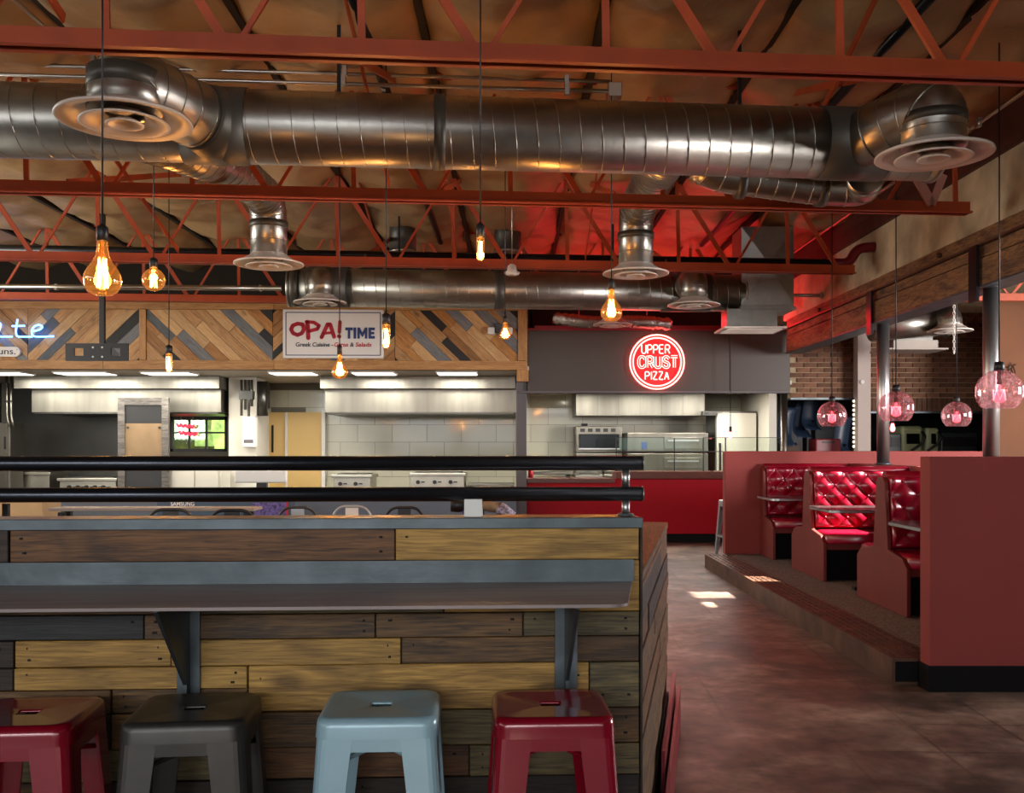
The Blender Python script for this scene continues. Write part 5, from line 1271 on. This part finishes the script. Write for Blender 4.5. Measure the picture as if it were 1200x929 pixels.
bench('nearest tufted red double bench, partly hidden by the near half wall', 7.73, .156)
def booth_table(label, Yc):
    t = thing('booth_table', label, 'table', (3.4, Yc, .156), 0, 'booth tables'); I_ = Matrix()
    zt_ = .735
    pr = [(.6, -.33), (.6, .33)]+[(-.55+.08*math.cos(a)-.03, .25+.08*math.sin(a)) for a in [PI/2+PI/2*i/5 for i in range(6)]]+[(-.55+.08*math.cos(a)-.03, -.25+.08*math.sin(a)) for a in [PI+PI/2*i/5 for i in range(6)]]
    MB().prism(pr, lambda x, y, z: Vector((x, y, z)), zt_-.03, zt_).build('table_top', M['table'], t, world=False, basis=I_)
    MB().prism([(p[0]*1.004, p[1]*1.006) for p in pr], lambda x, y, z: Vector((x, y, z)), zt_-.026, zt_-.005).build('edge_band', M['chrome'], t, world=False, basis=I_)
    MB().cyl((-.1, 0, .02), (-.1, 0, zt_-.03), .038, n=16).build('pedestal', M['black'], t, world=False, basis=I_)
    MB().box((-.1, 0, .014), (.5, .07, .028)).box((-.1, 0, .014), (.07, .5, .028)).build('foot', M['black'], t, world=False, basis=I_)
booth_table('booth table between the farthest and the middle bench', 10.5)
booth_table('booth table between the middle and the nearest bench', 8.62)
booth_table('booth table between the nearest bench and the near half wall', 6.75)

# ------------------------------------------------------------------ room beyond on the right: brick wall, post, clutter
bwY = 14.9
bx0, bx1 = 4.30, 7.0
wbk = MB(); zb0 = PZ(466, bwY); xsp = PX(1010, bwY); wbk.bb((4.3, bwY+.02, zb0), (xsp, bwY+.22, 4.0)); wbk.bb((xsp, bwY+.02, 2.0), (9, bwY+.22, 4.0)); brw = struct('wall_brick', wbk, M['mortar'])
zb0 = PZ(466, bwY)
bm_ = MB().box((0, 0, 0), (.198, .03, .066)).build('brick', M['brick'], brw, basis=Matrix.Translation((4.5, bwY+.01, 2.5)), bevel=.004, bseg=1)
cnt = 0; zz = zb0+.04; row = 0
while zz < 3.55 and cnt < 292:
    xx = bx0+(.105 if row % 2 else 0)+.1
    while xx < 7.35 and cnt < 292:
        mt = Matrix.Translation((xx, bwY+.008+random.uniform(-.004, .004), zz))
        if cnt == 0: bm_.matrix_basis = mt
        else: link_mesh('brick', bm_.data, brw, mt)
        cnt += 1; xx += .21
    zz += .0775; row += 1
sb = MB(); xx = xsp+.04
while xx < 8.9: sb.box((xx, bwY+.008, (PZ(482, bwY)+zb0)/2), (.066, .034, zb0-PZ(482, bwY)-.01)); xx += .077
so_ = sb.build('soldier_course', M['brick'], brw); so_['kind'] = 'stuff'
# more bricks to the right, too dim to pick apart
sb = MB(); zz = zb0+.04; row = 0
while zz < 3.55:
    xx = 7.46+(.105 if row % 2 else 0)
    while xx < 8.9: sb.box((xx, bwY+.008, zz), (.198, .03, .066)); xx += .21
    zz += .0775; row += 1
sb.build('outer_bricks', M['brick'], brw)['kind'] = 'stuff'
struct('wall_lintel', MB().bb((xsp, bwY-.02, PZ(484, bwY)), (9, bwY+.2, PZ(482, bwY))).bb((4.3, bwY-.02, zb0-.03), (xsp, bwY+.2, zb0)), M['rawsteel'])
struct('wall_post', MB().bb((PX(1004, 14.6), 14.55, 0), (PX(1019, 14.6), 14.75, 3.6)), M['greypost'])
tag(MB().sweep([P(1011, 447.5, 14.55), P(1011, 447.5, 14.51)], .03, 16).build('door_bell', M['white']), 'small round button on the pale post by the brick wall', 'button')
struct('wall_dark_back', MB().bb((4.45, 17.6, 0), (9, 17.8, 4.0)), mat('dark_room_wall', C('23252a'), .5))
struct('wall_orange', MB().bb((PX(1166, 13.4), 13.3, 0), (9, 13.5, PZ(352, 13.4))), M['orange'])
tw = thing('twig_wreath', 'dark bare twigs on the orange wall above the largest globe', 'twigs', P(1182, 436, 13.25))
rt = random.Random(3)
for i in range(9):
    p0 = P(1172+i*2.2, 437, 13.297); MB().sweep([p0, p0+Vector((rt.uniform(-.04, .04), -.01, .06)), p0+Vector((rt.uniform(-.09, .09), -.02, rt.uniform(.08, .16)))], [.006, .005, .002], 5).build('twig', M['black'], tw)
# far duct work seen under the timber beam
fd = thing('far_room_duct', 'silver duct in the neighbouring room under the timber beam', 'duct', P(1075, 378, 12.8))
MB().sweep([P(1020, 383, 12.8), P(1112, 376, 12.8)], .19, 28).build('duct_shell', M['galv'], fd); MB().sweep([P(1104, 377, 12.8), P(1110, 376, 12.8)], .2, 28).build('joint_band', M['galv_dark'], fd)
c = P(1113, 388, 12.5); diffuser(c, .56, 'round diffuser in the neighbouring room under the timber beam')
MB().sweep(fillet([P(1106, 374, 12.75), P(1113, 372, 12.5), P(1113, 386, 12.5)], .15, 5), .15, 24).build('drop', M['galv'], fd)
sq = thing('square_diffuser', 'square pale diffuser near the top of the brick wall', 'diffuser', P(1068, 408, 13.2)); q = P(1068, 411, 13.2)
MB().bb((q.x-.42, 13.0, q.z), (q.x+.42, 13.6, q.z+.02)).build('frame', M['greyslab'], sq); MB().bb((q.x-.3, 13.05, q.z+.02), (q.x+.3, 13.5, q.z+.13)).build('collar', M['greyslab'], sq); MB().bb((q.x-.25, 13.1, q.z+.13), (q.x+.25, 13.45, q.z+.4)).build('box', M['stainless_dk'], sq)
ch = thing('hanging_chain', 'white chain hanging below the timber beam, above the small globe', 'chain', P(1118, 353, 10.3))
for i in range(15):
    q = P(1118, 355+i*4.1, 10.3); ax = (1, 0) if i % 2 else (0, 1)
    MB().sweep([q+Vector((ax[0]*.011*math.cos(a), ax[1]*.011*math.cos(a), .022*math.sin(a))) for a in [2*PI*k/10 for k in range(10)]], .0045, 5, closed=True).build('link', M['white'], ch)
for i, (y_, x_) in enumerate(((12.2, 4.4), (9.6, 4.4))):
    t = thing('low_roof_joist', ('far', 'near')[i]+' red joist of the neighbouring room behind the near column', 'joist', (6.5, y_, 3.3))
    MB().bb((4.3, y_-.05, 3.28), (8.9, y_+.05, 3.37)).build('bottom_chord', M['joist'], t); MB().bb((4.3, y_-.05, 3.86), (8.9, y_+.05, 3.95)).build('top_chord', M['joist'], t)
    x = 4.5
    while x < 8.6:
        MB().bar((x, y_, 3.33), (x+.45, y_, 3.9), .035, .02).build('web', M['joist'], t); MB().bar((x+.45, y_, 3.9), (x+.9, y_, 3.33), .025, .02).build('web', M['joist'], t); x += .9
# clutter behind the opening
def clutter():
    Y = 15.4
    cr = thing('wooden_crate', 'brown slatted crate stack behind the opening left of the pale post', 'crate', (PX(927, Y), Y, 0))
    for i in range(7): MB().bb((PX(918, Y), Y, .3+i*.17), (PX(937, Y), Y+.3, .44+i*.17)).build('slat', M['crate'], cr)
    for p in (919, 936): MB().bb((PX(p, Y)-.03, Y+.02, 0), (PX(p, Y)+.03, Y+.28, 1.5)).build('corner_post', M['b_dark'], cr)
    for i, (px, py, lab) in enumerate(((943, 483, 'dark blue plastic chair shell left of the hanging globe'), (953, 474, 'taller dark blue chair shell behind the left globe'), (990, 502, 'dark blue chair shell just left of the pale post'), (924, 486, 'dark blue chair shell on top of the crate stack'))):
        q = P(px, py, 15.8-.1*i)-Vector((0, 0, .08 if i == 3 else 0)); t = thing('chair_shell', lab, 'chair', (q.x, q.y, 0))
        pts = fillet([q+Vector((-.05, -.2, -.42)), q+Vector((-.09, -.02, -.3)), q+Vector((-.02, 0, .12)), q+Vector((.05, .02, .2))], .2, 5)
        mb = MB(); rings = []
        for p_ in pts: rings.append([p_+Vector((x_, y_, 0)) for x_, y_ in ((-.12, -.01), (0, .05), (.12, -.01), (.12, .02), (0, .08), (-.12, .02))])
        mb.ring(rings).build('shell', M['darkblue'], t)
        if i < 3: MB().cyl((q.x, q.y, 0), (q.x, q.y, q.z-.25), .035, n=10).build('pedestal', M['black'], t)
    rb2 = thing('red_case', 'dark red case behind the opening below the left globe', 'case', (PX(972, 15.2), 15.2, 0))
    MB().bb((PX(956, 15.2), 15.2, .9), (PX(986, 15.2), 15.6, PZ(514, 15.2))).build('case_body', M['redbox'], rb2, bevel=.02); MB().bb((PX(964, 15.2), 15.18, PZ(519, 15.2)), (PX(978, 15.2), 15.2, PZ(517, 15.2))).build('handle', M['black'], rb2)
    MB().bb((PX(958, 15.2), 15.22, 0), (PX(984, 15.2), 15.58, .9)).build('stand', M['black'], rb2)
    st = thing('string_light', 'vertical string of tiny bulbs beside the pale post', 'string light', P(1001, 528, 14.7))
    for i in range(11): q = P(1000.5, 470+i*5.3, 14.7); MB().lathe([(.001, -.02), (.016, -.012), (.02, 0), (.012, .018), (.001, .022)], q, 10).build('bulb', M['ledwarm'], st)
    MB().cyl(P(1000.5, 466, 14.71), P(1000.5, 528, 14.71), .006, n=6).build('cord', M['black'], st)
    for i, (pa, pb2, lab) in enumerate(((1056, 1082, 'left olive green machine behind the opening below the brick wall'), (1085, 1101, 'right olive green machine with a black hose behind the opening'))):
        t = thing('green_machine', lab, 'machine', (PX((pa+pb2)/2, 15.6), 15.6, 0))
        MB().bb((PX(pa, 15.6), 15.6, 0), (PX(pb2, 15.6), 16.1, PZ(499+i*2, 15.6))).build('housing', M['greenchair'], t, bevel=.05)
        MB().bb((PX(pa+6, 15.6), 15.57, PZ(520, 15.6)), (PX(pb2-5, 15.6), 15.6, PZ(508, 15.6))).build('screen', M['black_gloss'], t)
        MB().sweep(fillet([P(pb2-1, 506, 15.55), P(pb2+3, 512, 15.45), P(pb2-2, 520, 15.5), P(pb2-14, 528, 15.5)], .15, 6), .022, 8).build('hose', M['black'], t)
    for i, (pa, pb2, yt, lab) in enumerate(((1042, 1056, 508, 'small black monitor left of the green machines'), (1103, 1145, 507, 'wide dark cabinet right of the green machines'), (1170, 1196, 505, 'dark shelf unit at the right edge behind the near column'))):
        t = thing('dark_cabinet', lab, 'cabinet', (PX((pa+pb2)/2, 15.5), 15.5, 0))
        MB().bb((PX(pa, 15.5), 15.5, 0), (PX(pb2, 15.5), 15.9, PZ(yt, 15.5))).build('body', mat('dark_slate', C('2e3638'), .4), t, bevel=.015)
        for k in range(3): MB().bb((PX(pa+2, 15.5), 15.48, 1.0+k*.22), (PX(pb2-2, 15.5), 15.5, 1.15+k*.22)).build('drawer', M['black'], t)
clutter()

# ------------------------------------------------------------------ pendant lamps
def bulb_profile(kind, s):
    if kind == 'pear': p = [(.085, 1.0), (.095, .84), (.115, .72), (.17, .60), (.255, .49), (.31, .38), (.325, .29), (.31, .18), (.25, .08), (.15, .02), (.002, 0)]
    elif kind == 'globe': p = [(.14, 1.0), (.16, .93), (.30, .84), (.44, .66), (.49, .48), (.44, .26), (.30, .09), (.14, .015), (.002, 0)]
    elif kind == 'tube': p = [(.13, 1.0), (.17, .95), (.175, .80), (.175, .16), (.15, .06), (.08, .01), (.002, 0)]
    elif kind == 'drop': p = [(.11, 1.0), (.13, .85), (.21, .62), (.30, .42), (.34, .28), (.31, .13), (.19, .03), (.002, 0)]
    return [(r*s, z*s) for r, z in p]
def pendant(px, ytop, ybot, Y, kind, ysock, label, ztop=4.36, watts=18):
    """ytop..ybot: glass in pixels; ysock: top of the socket"""
    zb_ = PZ(ybot, Y); s = PZ(ytop, Y)-zb_; x = PX(px, Y); zs_ = PZ(ysock, Y)
    t = thing('pendant_lamp', label, 'pendant lamp', (x, Y, zb_), 0, 'filament bulb pendants'); I_ = Matrix()
    rs = {'pear': .095, 'globe': .16, 'tube': .17, 'drop': .13}[kind]*s
    MB().cyl((0, 0, zs_-zb_), (0, 0, ztop-zb_), .0042, n=6).build('cable', M['black'], t, world=False, basis=I_)
    MB().lathe([(.004, zs_-zb_+.012), (rs*.8, zs_-zb_), (rs*1.05, (zs_-zb_)*.98), (rs*1.05, s*.985), (rs*.7, s*.97)], n=18, cap=True).build('socket', M['black'], t, world=False, basis=I_)
    g_ = MB().lathe(bulb_profile(kind, s), n=28).build('bulb_glass', M['amber'], t, world=False, basis=I_)
    # squirrel cage filament
    fl = MB(); R = {'pear': .085, 'globe': .13, 'tube': .06, 'drop': .09}[kind]*s; za, zb2 = (.16*s, .66*s) if kind != 'tube' else (.12*s, .82*s)
    nf = 6 if kind in ('pear', 'globe') else 4
    pts = []
    for i in range(nf*2):
        a = 2*PI*i/(nf*2); rr_ = R*(1.0 if i % 2 else .75); pts.append((rr_*math.cos(a), rr_*math.sin(a), za if i % 2 else zb2))
    fl.sweep(pts+[pts[0]], max(.0035, .018*s), 5)
    fl.build('filament', M['filament'], t, world=False, basis=I_)
    MB().cyl((0, 0, .62*s), (0, 0, .97*s), .03*s, n=8).build('glass_stem', M['amber'], t, world=False, basis=I_)
    light('POINT', 'filament_glow', (x, Y-.0, zb_+.3*s), watts, (1.0, .52, .2), size=.04)
    return t
pendant(120, 281, 347, 4.2, 'pear', 265, 'largest pear shaped filament bulb, hanging at the left', watts=6)
pendant(180, 313, 341, 6.8, 'globe', 303, 'round filament bulb right of the largest pear bulb', watts=20)
pendant(198, 414, 436, 9.0, 'tube', 405, 'small tube bulb in front of the left chevron boards', watts=14)
pendant(398, 415, 444, 7.6, 'pear', 405, 'pear shaped bulb hanging in front of the white sign', watts=18)
pendant(452.5, 380, 408, 7.0, 'tube', 368, 'slim tube bulb at the right edge of the white sign', watts=18)
pendant(563, 278, 305, 4.35, 'tube', 263, 'short tube bulb hanging at the centre above the far duct', watts=9)
pendant(716.5, 338, 377, 7.0, 'pear', 328, 'pear shaped bulb hanging above the red neon sign', watts=20)
pendant(592, 378, 398, 8.2, 'drop', 371, 'tiny drop bulb in front of the twin emergency light', watts=14)
def small_red(px, y0, y1, Y, lab):
    x = PX(px, Y); zb_ = PZ(y1, Y); s = PZ(y0, Y)-zb_
    t = thing('red_pendant', lab, 'pendant lamp', (x, Y, zb_)); I_ = Matrix()
    MB().lathe([(.001, 0), (.22*s, .1*s), (.3*s, .4*s), (.2*s, .8*s), (.15*s, s)], n=16).build('bulb', M['redbulb'], t, world=False, basis=I_)
    MB().cyl((0, 0, s), (0, 0, s*1.8), .2*s, n=12).build('socket', M['black'], t, world=False, basis=I_); MB().cyl((0, 0, s*1.8), (0, 0, 4.02-zb_ if x > 4.2 else 4.5-zb_), .005, n=6).build('cable', M['black'], t, world=False, basis=I_)
small_red(1046, 496, 506, 13.0, 'tiny red bulb far behind the second glass globe')
tq = small_red(856, 506, 514, 13.9, 'tiny red pendant in front of the white fridge')
def globe(px, py, Y, dia, lab, ztop=4.3):
    q = P(px, py, Y); r = dia/2
    t = thing('globe_pendant', lab, 'pendant lamp', (q.x, q.y, q.z), 0, 'pink glass globe pendants'); I_ = Matrix()
    prof = [(r*math.sin(a), r*math.cos(a)) for a in [math.radians(7+(138-7)*i/20) for i in range(21)]]
    MB().lathe(prof, n=40).build('glass_globe', M['globe'], t, world=False, basis=I_)
    MB().lathe([(.006, r+.055), (.03, r+.05), (.035, r-.005), (.02, r-.01)], n=18, cap=True).build('cap', M['black'], t, world=False, basis=I_)
    MB().cyl((0, 0, r+.05), (0, 0, ztop-q.z), .005, n=6).build('cable', M['black'], t, world=False, basis=I_)
    MB().cyl((0, 0, .05), (0, 0, r), .016, n=12).build('socket', M['black'], t, world=False, basis=I_)
    s = .12
    MB().lathe([(rr_*.95, z-.075) for rr_, z in bulb_profile('pear', s)], n=20).build('bulb_glass', M['redglow'], t, world=False, basis=I_)
    fl = MB(); pts = []
    for i in range(10):
        a = 2*PI*i/10; pts.append((.02*math.cos(a), .02*math.sin(a), -.055 if i % 2 else .012))
    fl.sweep([(p_[0]*1.9, p_[1]*1.9, p_[2]) for p_ in pts+[pts[0]]], .004, 5).build('filament', M['redbulb'], t, world=False, basis=I_)
    light('POINT', 'globe_glow', (q.x, q.y, q.z-.02), 9, (1.0, .12, .16), size=.03)
globe(975, 487, 10.3, .305, 'farthest glass globe with a bright window gleam, left of the pale post')
globe(1050, 478, 8.5, .305, 'glass globe in front of the far steel column')
globe(1121, 487, 10.3, .305, 'small glass globe hanging alone below the brick wall', 4.02)
globe(1171, 459, 6.6, .305, 'largest nearest glass globe at the right edge')
